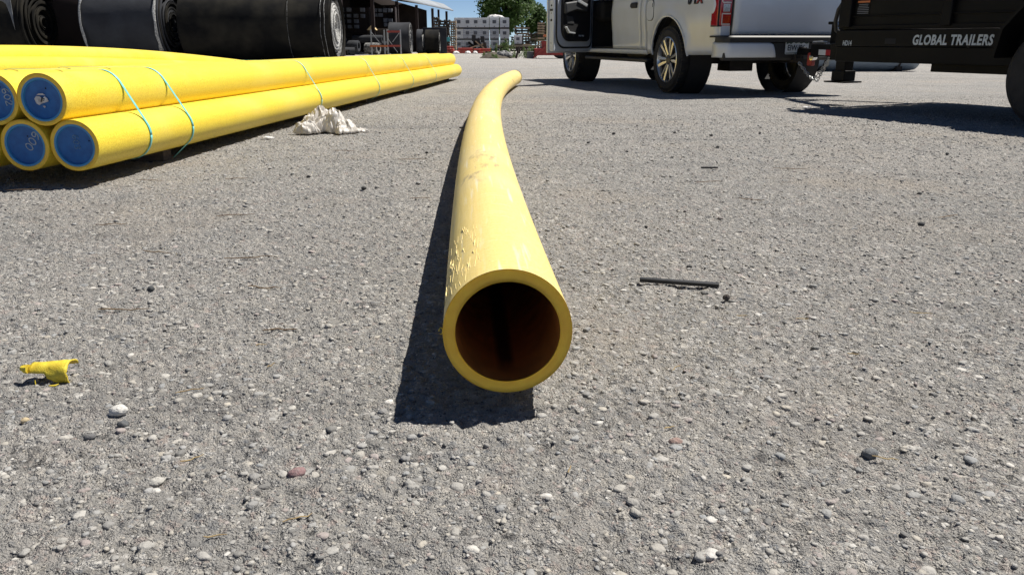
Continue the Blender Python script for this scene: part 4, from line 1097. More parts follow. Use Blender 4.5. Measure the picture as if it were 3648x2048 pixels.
for z_, r_ in ((1.14, 0.014), (0.93, 0.018), (1.03, 0.008), (0.60, 0.007)):
    MB().lathe([(0.0001, 0), (r_, 0)], 14, frame((-1.0705, -0.06, z_), (0, 1, 0), (0, 0, -1))).build('door_edge_hole', 'hole', door)
MB().box((-1.071, -0.06, 1.075), (0.012, 0.05, 0.03)).build('door_latch', 'trim_black', door)
mb = MB()
mb.bar((-1.06, -0.03, 1.32), (-1.00, -0.16, 1.86), 0.06); mb.bar((-0.02, -0.03, 1.32), (-0.48, -0.16, 1.86), 0.06); mb.bar((-1.0, -0.16, 1.86), (-0.48, -0.16, 1.86), 0.06)
mb.build('window_frame', 'paint_white', door)
mb = MB(); mb.add([(-1.05, -0.04, 1.32), (-0.04, -0.04, 1.32), (-0.49, -0.16, 1.84), (-0.99, -0.16, 1.84)], [(0, 1, 2, 3)]); mb.build('window_pane', 'glass', door, solid=0.005)

# ------------------------------------------------------------------ black dump trailer
trailer = empty('dump_trailer', (3.92, 8.01, float(gfar(7.9))), R(116))
tag(trailer, 'black dump trailer lettered GLOBAL TRAILERS, hitched behind the white pickup', 'trailer')
TL = 4.3
for side in (1, -1):
    MB().box((-TL / 2, side * 0.965, 0.641), (TL, 0.07, 0.138)).build('frame_rail', 'trailer_black', trailer, bevel=0.006)
    MB().box((-TL / 2 + 0.0, side * 0.945, 0.503), (TL - 0.01, 0.07, 0.135)).build('lower_rail', 'trailer_black', trailer, bevel=0.006)
    MB().box((-TL / 2 - 0.45, side * 0.80, 0.405), (TL - 0.9, 0.06, 0.075)).build('sub_frame', 'trailer_black', trailer, bevel=0.006)
    MB().box((-TL / 2, side * 0.93, 0.88), (TL - 0.02, 0.03, 0.31)).build('side_panel', 'trailer_black', trailer)
    MB().box((-TL / 2, side * 0.945, 0.735), (TL - 0.02, 0.045, 0.035)).build('bottom_rib', 'trailer_black', trailer, bevel=0.004)
    MB().box((-TL / 2, side * 0.945, 0.83), (TL - 0.02, 0.040, 0.012)).build('pressed_rib', 'trailer_black', trailer, bevel=0.004)
    MB().box((-TL / 2, side * 0.945, 1.03), (TL, 0.08, 0.06)).build('top_rail', 'trailer_black', trailer, bevel=0.01)
    for x_, w in ((-0.065, 0.13), (-1.08, 0.09), (-2.15, 0.09), (-3.2, 0.09), (-4.2, 0.11)):
        MB().box((x_, side * 0.962, 0.88), (w, 0.06, 0.29)).build('stake_post', 'trailer_black', trailer, bevel=0.008)
MB().box((-0.02, 0, 0.87), (0.04, 1.86, 0.34)).build('front_panel', 'trailer_black', trailer)
MB().box((-TL / 2, 0, 0.74), (TL - 0.1, 1.84, 0.03)).build('floor', 'trailer_black', trailer)
MB().box((-TL, 0, 0.87), (0.05, 1.86, 0.32)).build('rear_gate', 'trailer_black', trailer)
for x_ in (-0.4, -1.2, -2.0, -2.8, -3.6): MB().box((x_, 0, 0.50), (0.08, 1.80, 0.10)).build('crossmember', 'trailer_black', trailer)
Mt_ = lambda x, z, y=1.0005: frame((x, y, z), (-1, 0, 0), (0, 0, 1))
text_part('GLOBAL TRAILERS', 0.108, 'letter_grey', trailer, Mt_(-0.816, 0.590), 'lettering', 0.003, bold=0.0035, shear=0.12, width=0.70, space=1.1)
text_part('HD14', 0.062, 'letter_grey', trailer, Mt_(-0.09, 0.578), 'lettering', 0.003, bold=0.001, width=0.098)
# decal with lines of small print
dc = MB().box((-0.225, 0.9465, 0.92), (0.14, 0.003, 0.16)).build('decal', 'trailer_black', trailer)
for k, z_ in enumerate((0.99, 0.975, 0.93, 0.915, 0.90, 0.885, 0.87, 0.855)):
    MB().box((-0.225, 0.949, z_), (0.10 + 0.02 * (k > 3), 0.002, 0.006)).build('decal_line', 'crate_grey', dc)
MB().box((-0.225, 0.949, 0.953), (0.13, 0.002, 0.016)).build('decal_line', 'beam_orange', dc)
MB().box((-0.60, 0.9995, 0.615), (0.11, 0.004, 0.045)).build('side_marker', 'interior', trailer)
# wheels and fenders
for side in (1, -1):
    for x_ in (-2.15, -3.00): wheel(trailer, x_, side * 1.09, side, 0.385, 0.22, 0.21, alloy=False)
    pl = [(-1.70, 0.50), (-1.73, 0.70), (-1.86, 0.86), (-3.40, 0.86), (-3.53, 0.70), (-3.56, 0.50), (-3.58, 0.50), (-3.55, 0.71), (-3.41, 0.88), (-1.85, 0.88), (-1.71, 0.71), (-1.68, 0.50)]
    Mfe = frame((0, side * 0.99 if side > 0 else -1.24, 0), (1, 0, 0), (0, 0, 1)) 
    MB().prism(pl, -0.25, 0.0, Mfe).build('fender', 'trailer_black', trailer)
mb = MB()
for x_ in (-2.15, -3.00): mb.tube([(x_, -1.0, 0.385), (x_, 1.0, 0.385)], 0.045, 10)
mb.build('axles', 'chassis', trailer)
# drawbar, coupler, jack, tape, hose, chains
for side in (1, -1):
    MB().bar((0.05, side * 0.62, 0.52), (1.10, side * 0.10, 0.52), 0.07, 0.13).build('drawbar', 'trailer_black', trailer, bevel=0.006)
MB().box((0.06, 0, 0.52), (0.10, 1.86, 0.15)).build('front_beam', 'trailer_black', trailer, bevel=0.006)
mb = MB(); mb.box((1.22, 0, 0.50), (0.36, 0.10, 0.07)); mb.tube([(1.36, 0, 0.47), (1.36, 0, 0.55)], 0.05, 12); mb.build('coupler', 'trailer_black', trailer, bevel=0.01)
MB().box((1.18, 0.04, 0.42), (0.07, 0.06, 0.14)).build('coupler_clamp', 'red_paint', trailer, bevel=0.01)
MB().bar((1.10, 0.09, 0.57), (1.10, 0.09, 0.47), 0.03).build('coupler_lever', 'beam_red', trailer, bevel=0.004)
MB().lathe([(0.0001, 0.02), (0.03, 0.02), (0.034, 0), (0.026, -0.05)], 14, Matrix.Translation((1.10, 0.11, 0.44)) @ Matrix.Rotation(R(-90), 4, 'X')).build('ball_lock', 'chrome', trailer)
mb = MB(); mb.box((0.86, 0.0, 0.62), (0.13, 0.13, 0.34)); mb.box((0.86, 0.0, 0.80), (0.20, 0.17, 0.03)); mb.build('jack_post', 'trailer_black', trailer, bevel=0.008)
MB().tube([(0.80, 0.12, 0.80), (0.72, 0.16, 0.66), (0.66, 0.18, 0.60)], 0.010, 8).build('jack_crank', 'chrome', trailer)
MB().tube([(0.66, 0.18, 0.60), (0.50, 0.20, 0.60)], 0.009, 8).build('jack_crank', 'galvanised', trailer)
MB().bar((0.80, 0.06, 0.78), (0.42, 0.30, 0.62), 0.04, 0.02).build('jack_brace', 'trailer_black', trailer)
MB().tube([(1.12, 0.10, 0.60), (0.98, 0.12, 0.605), (0.90, 0.12, 0.60)], 0.012, 8).build('safety_pin', 'galvanised', trailer)
mb = MB(); mb.box((0.30, 0.50, 0.36), (0.12, 0.12, 0.24)); mb.box((0.30, 0.50, 0.285), (0.16, 0.16, 0.10)); mb.build('drop_leg', 'trailer_black', trailer, bevel=0.006)
MB().box((0.30, 0.50, 0.225), (0.26, 0.24, 0.014)).build('jack_foot', 'trailer_black', trailer)
nrm = (Vector((1.10, 0.10, 0)) - Vector((0.05, 0.62, 0))).normalized(); out = Vector((-nrm.y, nrm.x, 0))
if out.y < 0: out = -out
for k in range(4):
    t0 = 0.12 + 0.20 * k
    c = Vector((0.05, 0.62, 0.50)).lerp(Vector((1.10, 0.10, 0.50)), t0 / 1.17 + 0.085) + out * 0.0375
    MB().prism([(-0.10, -0.028), (0.10, -0.028), (0.10, 0.028), (-0.10, 0.028)], 0, 0.002, frame(c, -nrm, (0, 0, 1))).build('reflective_tape', 'tape_white' if k % 2 else 'tape_red', trailer)
MB().tube([(0.03, 0.80, 0.98), (0.10, 0.84, 0.97), (0.15, 0.84, 0.90), (0.17, 0.84, 0.80), (0.17, 0.82, 0.72), (0.12, 0.78, 0.66), (0.04, 0.74, 0.64)], 0.020, 10).build('hydraulic_hose', 'trim_black', trailer)
MB().box((0.05, 0.83, 0.975), (0.08, 0.10, 0.06)).build('hose_fitting', 'galvanised', trailer, bevel=0.01)
def chain(pts, n):
    P_ = [Vector(p) for p in pts]; seg = []
    L_ = [0]
    for a, b_ in zip(P_, P_[1:]): L_.append(L_[-1] + (b_ - a).length)
    for k in range(n):
        d = L_[-1] * (k + 0.5) / n
        i = max(j for j in range(len(L_)) if L_[j] <= d); i = min(i, len(P_) - 2)
        t = (P_[i + 1] - P_[i]).normalized(); c = P_[i] + t * (d - L_[i])
        u = t.orthogonal().normalized(); v = t.cross(u); 
        if k % 2: u, v = v, u
        ln = L_[-1] / n * 0.72
        ring_ = [c + t * math.cos(a) * ln + u * math.sin(a) * 0.013 for a in np.linspace(0, 2 * math.pi, 12, endpoint=False)]
        MB().tube(ring_, 0.0042, 5, closed=True).build('chain_link', 'galvanised', trailer)
chain([(0.62, 0.36, 0.46), (0.74, 0.32, 0.34), (0.86, 0.28, 0.25), (0.98, 0.20, 0.22), (1.12, 0.14, 0.26), (1.30, 0.10, 0.38)], 22)
chain([(0.66, 0.30, 0.46), (0.80, 0.25, 0.31), (0.95, 0.16, 0.20), (1.12, 0.08, 0.22), (1.34, 0.05, 0.38)], 20)

# ------------------------------------------------------------------ background yard
def gz_(Y): return float(gfar(Y)) - 0.018
def belt_roll(label, x0, x1, Y, r, skin_m='rubber_belt', face=True, seed=1, tilt=0.0, zoff=0.0, fray=True, n=56, group='rolls of conveyor belt', ply=None):
    root = empty('belt_roll', (x1, Y, gz_(Y)), tilt); tag(root, label, 'belt roll', group)
    W = Matrix.Translation((0, 0, r + zoff)) @ Matrix.Rotation(R(90), 4, 'Y')       # z of this frame = +x, the visible end
    L_ = x1 - x0
    mb = MB(); rows = []
    for q in np.linspace(0, 1, 14):
        row = []
        for k in range(n):
            a = 2 * math.pi * k / n
            rr = r * (1 + 0.03 * mnoise.noise(Vector((q * 2 + seed, math.cos(a) * 1.5, math.sin(a) * 1.5)))) - 0.018 * (k / n)
            row.append(W @ Vector((rr * math.cos(a), rr * math.sin(a), -L_ * (1 - q))))
        rows.append(row + [row[0]])
    mb.grid(rows); mb.build('outer_wrap', skin_m, root, angle=60)
    # the wound layers showing at the end, some standing proud
    k = 0; rad = r * 0.998
    while rad > r * 0.16:
        th = r * rng.uniform(0.045, 0.085)
        off = rng.uniform(-0.06, 0.03) * r - (0.10 * r if 0.62 < rad / r < 0.74 else 0)
        m_ = ('belt_fray' if (fray and rad < r * 0.62) else ((ply or 'belt_ply') if k % 2 else skin_m))
        sub = [(rad, off - 0.02), (rad - 0.006, off)] + [(rad - th * t + 0.01 * rng.uniform(-1, 1), off + rng.uniform(-0.02, 0.02)) for t in (0.3, 0.6)] + [(rad - th, off), (rad - th - 0.004, off - 0.2 * r)]
        MB().lathe(sub, 40, W).build('wound_layer', m_, root, angle=50)
        rad -= th + 0.008; k += 1
    MB().lathe([(rad, -0.12 * r), (0.0001, -0.14 * r)], 24, W).build('core', 'hole', root)
    MB().lathe([(r * 0.97, 0), (0.0001, 0)], 32, W @ Matrix.Translation((0, 0, -L_ + 0.02))).build('back_end', skin_m, root)
    return root
def flap(root, pts, mt='belt_flap', th=0.02):
    mb = MB(); mb.add(pts, [tuple(range(len(pts)))]); return mb.build('torn_edge', mt, root, solid=th)
r1 = belt_roll('huge black conveyor belt roll with a pale frayed spiral end, right of the others', -10.3, -5.62, 26.2, 1.17, seed=3)
# wrap edge and frayed strings on the big roll
for ox, w in ((-1.28, 0.03), (-0.26, 0.05), (-0.14, 0.04)):
    pts = [(ox + 0.02 * mnoise.noise(Vector((a * 3, ox, 0))), -1.19 * math.cos(a), 1.17 + 1.19 * math.sin(a)) for a in np.linspace(-0.9, 1.7, 26)]
    MB().tube(pts, [w * 0.28 * (0.5 + abs(mnoise.noise(Vector((i * 0.7, ox, 3))))) for i in range(26)], 5).build('frayed_edge', 'belt_fray' if ox > -0.2 else 'belt_ply', r1)
r2 = belt_roll('big dusty grey conveyor belt roll with ragged pale edges, second from the right', -13.15, -10.75, 26.0, 1.26, 'rubber_dusty', seed=6, fray=False, ply='rubber_belt')
for ox, sgn in ((-2.36, 1), (-0.03, -1)):
    rows = []
    for a in np.linspace(-0.7, 1.6, 22):
        wd_ = 0.05 + 0.14 * abs(mnoise.noise(Vector((a * 2.2, ox, 5))))
        rows.append([(ox + (j / 3) * wd_ * sgn, -(1.285 + 0.01 * j) * math.cos(a), 1.26 + (1.285 + 0.01 * j) * math.sin(a)) for j in range(4)])
    MB().grid(rows).build('frayed_edge', 'belt_fray', r2, solid=0.01)
r3 = belt_roll('big black conveyor belt roll with a torn grey flap, at the left', -17.6, -15.0, 26.2, 1.28, seed=9, fray=False, ply='rubber_belt')
rows = []
for i, t in enumerate(np.linspace(0, 1, 10)):
    hgt = 1.55 + 0.35 * math.sin(t * 3.0) - (0.55 * max(0, t - 0.8) / 0.2)
    rows.append([(-0.85 + 0.62 * t, -1.22 - 0.06 * (1 - j / 7) + 0.03 * math.sin(t * 9), hgt + (2.6 - hgt) * j / 7) for j in range(8)])
MB().grid(rows).build('torn_flap', 'belt_flap', r3, solid=0.02)
belt_roll('big dark belt roll at the far left edge of the row', -20.6, -18.1, 25.6, 1.25, seed=12, fray=False, ply='rubber_belt')
# belt offcut on the ground at far left
mb = MB(); rows = []
for t in np.linspace(0, 1, 10): rows.append([(-14.6 + 1.9 * t, 21.4 + 0.9 * j / 5, 0.50 + 0.05 * math.sin(t * 7) - 0.45 * (j / 5) ** 2 - 0.3 * max(0, t - 0.8)) for j in range(6)])
o = mb.grid(rows).build('belt_offcut', 'belt_flap', None, solid=0.03); tag(o, 'grey curled belt offcut behind the yellow pipes at the left edge', 'belt offcut')

# open shed behind the rolls
shed = empty('open_shed', (-9.0, 58.0, gz_(58))); tag(shed, 'long open fronted dark shed with a pale metal roof', 'shed')
def sh(o): o.matrix_parent_inverse = Matrix.Translation(-Vector(shed.location)); return o
def eave(Y, dx=0.0): return -8.77 + 0.091 * (Y - 57.6) + dx
Ya, Yb = 27.0, 84.2
EZ = 3.50
P_ = []
for Y in np.linspace(Ya, Yb, 30):
    P_.append([(eave(Y) + 0.35 - dx_, Y, EZ + dz_) for dx_, dz_ in ((0, 0), (0.35, 0.22), (0.7, 0.44), (1.0, 0.62), (4.0, 1.1), (8.0, 1.7), (13.0, 2.4))])
sh(MB().grid(P_).build('roof', 'shed_roof', shed, solid=0.10))
for q in range(26):
    Y = Ya + (Yb - Ya) * q / 25
    sh(MB().bar((eave(Y) - 0.75, Y, EZ + 0.34), (eave(Y) - 12.5, Y, EZ + 2.0), 0.08, 0.16).build('rafter', 'shed_steel', shed))
for Y in (33, 40, 47, 54, 61, 68, 75, 82.5):
    sh(MB().box((eave(Y) - 0.1, Y, (EZ + gz_(Y)) / 2 - 0.1), (0.22, 0.22, EZ - gz_(Y) - 0.1)).build('post', 'shed_steel', shed))
sh(MB().box((eave(83.6) + 0.2 - 1.3, 83.6, (EZ + gz_(84)) / 2), (0.20, 0.20, EZ - gz_(84) + 0.1)).build('post', 'shed_steel', shed))
mb = MB(); mb.add([(eave(Ya) - 9, Ya, gz_(Ya)), (eave(80) - 9, 80, gz_(80)), (eave(80) - 9, 80, 6.0), (eave(Ya) - 9, Ya, 6.0)], [(0, 1, 2, 3)])
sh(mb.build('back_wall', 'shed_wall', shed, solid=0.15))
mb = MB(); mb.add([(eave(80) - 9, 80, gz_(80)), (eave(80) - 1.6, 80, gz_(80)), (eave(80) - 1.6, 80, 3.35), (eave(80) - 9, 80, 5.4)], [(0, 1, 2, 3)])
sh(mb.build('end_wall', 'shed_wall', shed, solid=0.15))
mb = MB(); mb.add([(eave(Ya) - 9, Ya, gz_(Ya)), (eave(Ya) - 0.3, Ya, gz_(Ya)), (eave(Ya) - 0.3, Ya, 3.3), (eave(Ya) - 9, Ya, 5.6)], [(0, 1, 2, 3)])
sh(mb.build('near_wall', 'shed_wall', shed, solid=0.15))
# rows of grey crate ends stacked in the shed
base = MB().box((0, 0, 0), (0.27, 0.5, 0.26)).mesh('grey_crate', False); base.materials.append(M['crate_grey'])
rowsn = ['bottom', 'second', 'third', 'top']
def crates(xs, zs, Y, skip, where):
    for i, x in enumerate(xs):
        for j, z in enumerate(zs):
            if (i, j) in skip: continue
            o = link(bpy.data.objects.new('grey_crate', base)); o.location = (x, Y, z); o.scale = (rng.uniform(0.85, 1.05), 1, rng.uniform(0.8, 1.05))
            tag(o, '%s row small grey crate end, column %s of the %s stack in the dark shed' % (rowsn[j], ['one', 'two', 'three', 'four', 'five'][i], where), 'crate', 'crates stacked in the shed')
Yc = 58.5
crates([-11.9, -11.45, -10.98, -10.5], [1.50, 1.86, 2.22, 2.62], 57.6, {(3, 0), (3, 1), (2, 3)}, 'left')
crates([-9.75, -9.4, -9.05, -8.7], [1.65, 1.95, 2.3, 2.62], 58.6, {(0, 0), (1, 0), (0, 1), (1, 1), (2, 2), (3, 2)}, 'right')
sh(MB().box((-11.2, 58.3, 1.9), (2.2, 0.8, 1.75)).build('rack_backing', 'shed_wall', shed)); sh(MB().box((-9.2, 59.3, 1.9), (1.6, 0.8, 1.75)).build('rack_backing', 'shed_wall', shed))
for x in (-12.2, -10.2, -8.4): sh(MB().box((x, 58.9, (2.85 + gz_(58)) / 2), (0.09, 0.6, 2.85 - gz_(58))).build('rack_leg', 'shed_steel', shed))

# middle distance rolls, racking and small rolls
belt_roll('dark belt roll with a pale ringed end, tallest beyond the red racking', -8.45, -7.02, 56.3, 1.06, 'rubber_dusty', seed=15, fray=False, n=36)
belt_roll('low half unwound belt roll with a frayed end, between the two ringed rolls', -6.75, -6.35, 58.0, 0.85, 'rubber_dusty', seed=17, n=30)
belt_roll('dark belt roll with a pale rim nearest the red beams', -6.2, -5.22, 58.4, 0.84, 'rubber_belt', seed=19, fray=False, n=36)
o = MB().box((0, 0, 0), (1.75, 0.12, 1.85)).build('steel_plate', 'rubber_dusty', None, bevel=0.02); o.location = (-5.72, 60.2, gz_(60) + 0.93); tag(o, 'upright dark grey steel plate behind the rolls', 'steel plate')
def tube_roll(label, x, y, z, r, ln, ang, mt='rubber_dusty', hollow=0.62):
    root = empty('small_roll', (x, y, gz_(y) + z), ang); tag(root, label, 'belt roll', 'small belt rolls heaped by the shed')
    W = Matrix.Rotation(R(90), 4, 'Y')
    MB().lathe([(r * hollow, 0.0), (r * 0.98, 0.0), (r, -0.02), (r * 1.02, -ln * 0.5), (r * 0.97, -ln), (r * hollow, -ln), (r * hollow, 0.0)], 24, W).build('roll', mt, root, angle=50)
    MB().lathe([(r * hollow * 0.98, -0.10), (0.0001, -0.12)], 20, W).build('core', 'hole', root)
for i, a in enumerate((('small dark roll standing at the left of the heap, beside the huge roll', -10.55, 51.5, 0.33, 0.33, 0.75, -0.25, 'rubber_belt', 0.5),
        ('small grey roll on top at the left of the heap', -10.75, 52.2, 0.86, 0.26, 0.9, -0.2),
        ('pale small roll in front at the left of the heap', -10.95, 50.6, 0.55, 0.18, 0.5, 0.5),
        ('ribbed grey roll in the middle of the heap', -9.75, 51.5, 0.55, 0.34, 1.0, -0.15),
        ('long grey roll lying on top behind the racking', -8.55, 53.5, 0.98, 0.26, 2.0, -0.1),
        ('slumped grey bag-like roll low in the heap', -9.7, 49.8, 0.24, 0.24, 1.1, 0.25),
        ('small black open roll lying low at the front of the heap', -10.45, 49.6, 0.18, 0.17, 0.5, 2.7, 'rubber_belt', 0.75),
        ('small frayed roll behind the racking legs', -8.75, 53.0, 0.40, 0.36, 0.9, -0.3, 'belt_ply'),
        ('small grey roll between the racking and the tall roll', -8.35, 53.8, 0.55, 0.30, 0.8, -0.2))): tube_roll(*a)
rack = empty('pallet_racking', (-8.9, 52.5, gz_(52.5))); tag(rack, 'grey upright pallet racking with red and orange beams', 'racking')
g0 = gz_(52.5)
def rk(o): o.matrix_parent_inverse = Matrix.Translation(-Vector(rack.location)); return o
for x in (-9.12, -8.26, -8.06, -7.22):
    rk(MB().box((x, 52.5, g0 + 0.78), (0.075, 0.075, 1.56)).build('upright', 'galvanised', rack)); 
for x0, x1, z, mt in ((-8.04, -7.24, 1.44, 'beam_red'), (-8.04, -7.24, 0.56, 'beam_red'), (-9.2, -8.08, 0.55, 'beam_orange')):
    rk(MB().box(((x0 + x1) / 2, 52.42, g0 + z), (x1 - x0, 0.06, 0.12)).build('beam', mt, rack))
for a, b_ in (((-8.04, 1.0), (-7.45, 0.15)), ((-7.3, 1.35), (-7.75, 0.8)), ((-9.1, 1.4), (-8.5, 0.65))):
    rk(MB().bar((a[0], 52.55, g0 + a[1]), (b_[0], 52.55, g0 + b_[1]), 0.035).build('brace', 'galvanised', rack))
o = MB().prism([(-0.33, -0.17), (0.30, -0.17), (0.02, 0.17)], -0.02, 0.6, frame((0, 0, 0), (1, 0, 0), (0, 0, 1))).build('wooden_wedge', 'sign_tan', None); o.location = (-9.3, 54.5, 1.40); tag(o, 'pale tan triangular wooden frame above the small rolls', 'wooden frame')
o = MB().box((0, 0, 0), (1.3, 1.0, 1.65)).build('dark_crate', 'wood_dark', None, bevel=0.02); o.location = (-9.05, 55.0, gz_(55) + 0.825); tag(o, 'tall dark crate under the tan triangular frame', 'crate')

# timber and pallet stacks
def timber_stack(label, x, Y, w, h, layers, mt_a, mt_b, seed, dark=None, d=1.2):
    root = empty('timber_stack', (x, Y, gz_(Y))); tag(root, label, 'timber stack', 'timber and pallet stacks')
    lh = h / layers; rr = random.Random(seed)
    for k in range(layers):
        ww = w * rr.uniform(0.86, 1.0); off = rr.uniform(-0.05, 0.05) * w
        MB().box((off, 0, lh * (k + 0.36)), (ww, d * rr.uniform(0.9, 1.0), lh * 0.62)).build('board', rr.choice((mt_a, mt_a, mt_b)), root)
        for e in (-0.42, 0.0, 0.42): MB().box((off + e * ww, 0, lh * (k + 0.84)), (0.10 * w, d * 0.8, lh * 0.34)).build('spacer', mt_b, root)
    return root
timber_stack('dark tall pallet stack at the end of the shed', -6.55, 79.0, 1.15, 2.95, 12, 'wood_dark', 'wood_dark', 2, d=1.3)
timber_stack('pale end pallet stack between the shed and the white totes', -5.75, 80.0, 0.55, 2.9, 13, 'wood_pale', 'wood_grey', 3)
timber_stack('narrow high pile of boards under the shed eave', -7.55, 82.0, 0.5, 3.3, 12, 'wood_grey', 'wood_pale', 4)
o = MB().box((0, 0, 0), (0.28, 0.1, 0.38)).build('teal_box', 'blue_green', None, bevel=0.02); o.location = (-6.15, 78.2, 0.65); tag(o, 'small teal box on the dark pallet stack', 'box')
timber_stack('slanting pale timber stack right of the totes', 1.15, 88.0, 1.7, 2.55, 9, 'wood_pale', 'wood_dark', 6)
timber_stack('dark timber stack with pale board ends beside the truck door', 3.0, 84.0, 0.75, 2.9, 12, 'wood_pale', 'wood_dark', 7)
timber_stack('dark timber stack between the two pale ones', 2.1, 90.0, 1.4, 1.9, 8, 'wood_dark', 'wood_grey', 8)
timber_stack('low dark timber stack behind the flatbed', 0.5, 86.0, 1.4, 1.5, 7, 'wood_dark', 'wood_dark', 9)
timber_stack('dark timber stack behind the open door edge', 4.0, 86.0, 1.4, 2.6, 9, 'wood_dark', 'wood_grey', 10)

# caged liquid totes
def tote_meshes():
    b_ = MB(); P_ = []
    b_.box((0, 0, 0.65), (0.95, 1.1, 1.02)); b_.lathe([(0.12, 1.09), (0.12, 1.14), (0.0001, 1.14)], 12)
    bottle = b_.mesh('bottle')
    c_ = MB()
    for z in (0.20, 0.36, 0.52, 0.68, 0.84, 1.00, 1.10):
        for sy in (-0.58, 0.58): c_.box((0, sy, z), (1.0, 0.022, 0.028))
        for sx in (-0.49, 0.49): c_.box((sx, 0, z), (0.022, 1.16, 0.028))
    for t in np.linspace(-0.49, 0.49, 8):
        for sy in (-0.575, 0.575): c_.box((t, sy, 0.65), (0.022, 0.018, 0.92))
        for sx in (-0.485, 0.485): c_.box((sx, t * 1.17, 0.65), (0.018, 0.022, 0.92))
    cage = c_.mesh('cage', False)
    p_ = MB()
    for sx in (-0.42, 0, 0.42): p_.box((sx, 0, 0.05), (0.12, 1.16, 0.10))
    p_.box((0, 0, 0.075), (0.98, 1.14, 0.15)); pallet = p_.mesh('pallet', False)
    l_ = MB().box((0, -0.595, 0.72), (0.40, 0.012, 0.34)).mesh('label_plate', False)
    v_ = MB(); v_.box((0, -0.62, 0.25), (0.10, 0.10, 0.10)); v_.tube([(0, -0.66, 0.27), (0.0, -0.74, 0.24)], 0.04, 8); valve = v_.mesh('valve')
    return bottle, cage, pallet, l_, valve
TM = tote_meshes()
def tote(x, Y, z, label, bottle_m, sc=1.0, group='caged liquid totes'):
    root = empty('caged_tote', (x, Y, z)); root.scale = (sc, sc, sc); tag(root, label, 'tote', group)
    for me, nm, mt in zip(TM, ('bottle', 'cage', 'pallet', 'label_plate', 'valve'), (bottle_m, 'galvanised_light', 'wood_dark', 'tote_label', 'tote_label')):
        o = bpy.data.objects.new(nm, me); link(o, root)
        if not me.materials: me.materials.append(M[mt])
        o.material_slots[0].link = 'OBJECT'; o.material_slots[0].material = M[mt]
mat('galvanised_light', (0.88, 0.88, 0.87), 0.5)
colx = [-5.85, -4.90, -4.00, -3.02, -1.92, -0.82]
cn = ['leftmost', 'second', 'third', 'fourth', 'fifth', 'rightmost']; rn = ['bottom', 'middle', 'top']
Yt = 90.0
for i, x in enumerate(colx):
    for j in range(3):
        full = not (j == 2 or (j == 1 and i in (0, 5)))  # full only picks the grey bottle colour: lower tiers, except the middle tier's ends
        tote(x + rng.uniform(-0.03, 0.03), Yt + rng.uniform(-0.1, 0.1), gz_(Yt) + 1.165 * j, '%s tier caged tote, %s column of the tall tote wall' % (rn[j], cn[i]), 'tote_grey' if full else 'tote_bottle')
tote(0.45, 62.0, gz_(62) + 0.62, 'lone small white caged tote on the brown flatbed', 'tote_bottle', 0.62)
o = litter_sheet('white_sheet', 'scrap_white', 0, 0, 1.1, 0.5, 0.35, 4.4, nn=18, solid=0.01); o.location = (-1.9, 90.0, gz_(90) + 3.50); tag(o, 'white sheet draped on the top totes', 'sheet')

# flatbed, red beams, scrap pile, mound, weeds, red trailer
fb = empty('flatbed', (0.35, 62.0, gz_(62))); tag(fb, 'brown flatbed deck behind the weeds', 'flatbed')
MB().box((0, 0, 0.55), (3.1, 2.0, 0.12)).build('deck', 'wood_grey', fb); MB().box((0, -0.9, 0.42), (3.0, 0.1, 0.14)).build('side_rail', 'shed_steel', fb)
for x in (-1.2, 0.2, 1.2): MB().box((x, 0, 0.22), (0.16, 1.6, 0.44)).build('support', 'wood_dark', fb)
for i, (x, Y, z, w, d, h) in enumerate(((-4.95, 62.5, 0.08, 0.85, 1.5, 0.14), (-4.9, 62.5, 0.26, 0.8, 1.4, 0.14), (-4.95, 62.6, 0.44, 0.75, 1.4, 0.14), (-4.35, 61.8, 0.10, 0.6, 1.0, 0.2), (-3.55, 60.5, 0.10, 1.25, 0.9, 0.18), (-3.5, 60.6, 0.31, 1.1, 0.9, 0.16), (-2.35, 60.4, 0.08, 0.7, 0.9, 0.14), (-2.0, 60.5, 0.25, 0.8, 0.8, 0.2), (-2.6, 60.2, 0.28, 0.5, 0.6, 0.12))):
    o = MB().box((0, 0, 0), (w, d, h)).build('red_beam', 'beam_red', None, bevel=0.02); o.location = (x, Y, gz_(Y) + z + 0.02); o.rotation_euler = (0, 0, rng.uniform(-0.12, 0.12))
    tag(o, ['lowest of the three red beams left of the scrap pile', 'middle of the three red beams left of the scrap pile', 'top of the three red beams left of the scrap pile', 'short red beam end right of the stacked three', 'long low red beam in front of the scrap pile', 'red beam on top of the long low one', 'small red beam right of the scrap pile', 'raised red beam next to the weeds', 'thin red beam leaning near the weeds'][i], 'beam', 'red steel beams on the ground')
for i, (x, Y, w) in enumerate(((-4.15, 59.8, 0.35), (-2.75, 59.8, 0.22), (-3.25, 59.6, 0.3))):
    o = litter_sheet('white_bag', 'scrap_white', 0, 0, w, 0.25, 0.22, 7.7 + i, nn=12, solid=0.01); o.location = (x, Y, gz_(Y)); tag(o, 'white scrap bag %s' % ('left of the long red beam', 'right of the long red beam', 'in front of the long red beam')[i], 'bag')
sp = empty('scrap_pile', (-3.0, 66.0, gz_(66))); tag(sp, 'dark heap of scrap with pale boards in front of the totes', 'scrap pile')
for k in range(26):
    a = rng.uniform(-1, 1); hh = (1 - abs(a) ** 1.3) * rng.uniform(0.1, 1.25)
    MB().box((a * 1.15, rng.uniform(-0.3, 0.3), hh * 0.8 + 0.1), (rng.uniform(0.2, 0.6), 0.4, rng.uniform(0.12, 0.4)), Matrix.Rotation(rng.uniform(-0.8, 0.8), 3, 'Y')).build('scrap_piece', rng.choice(('wood_dark', 'rubber_belt', 'trim_black')), sp)
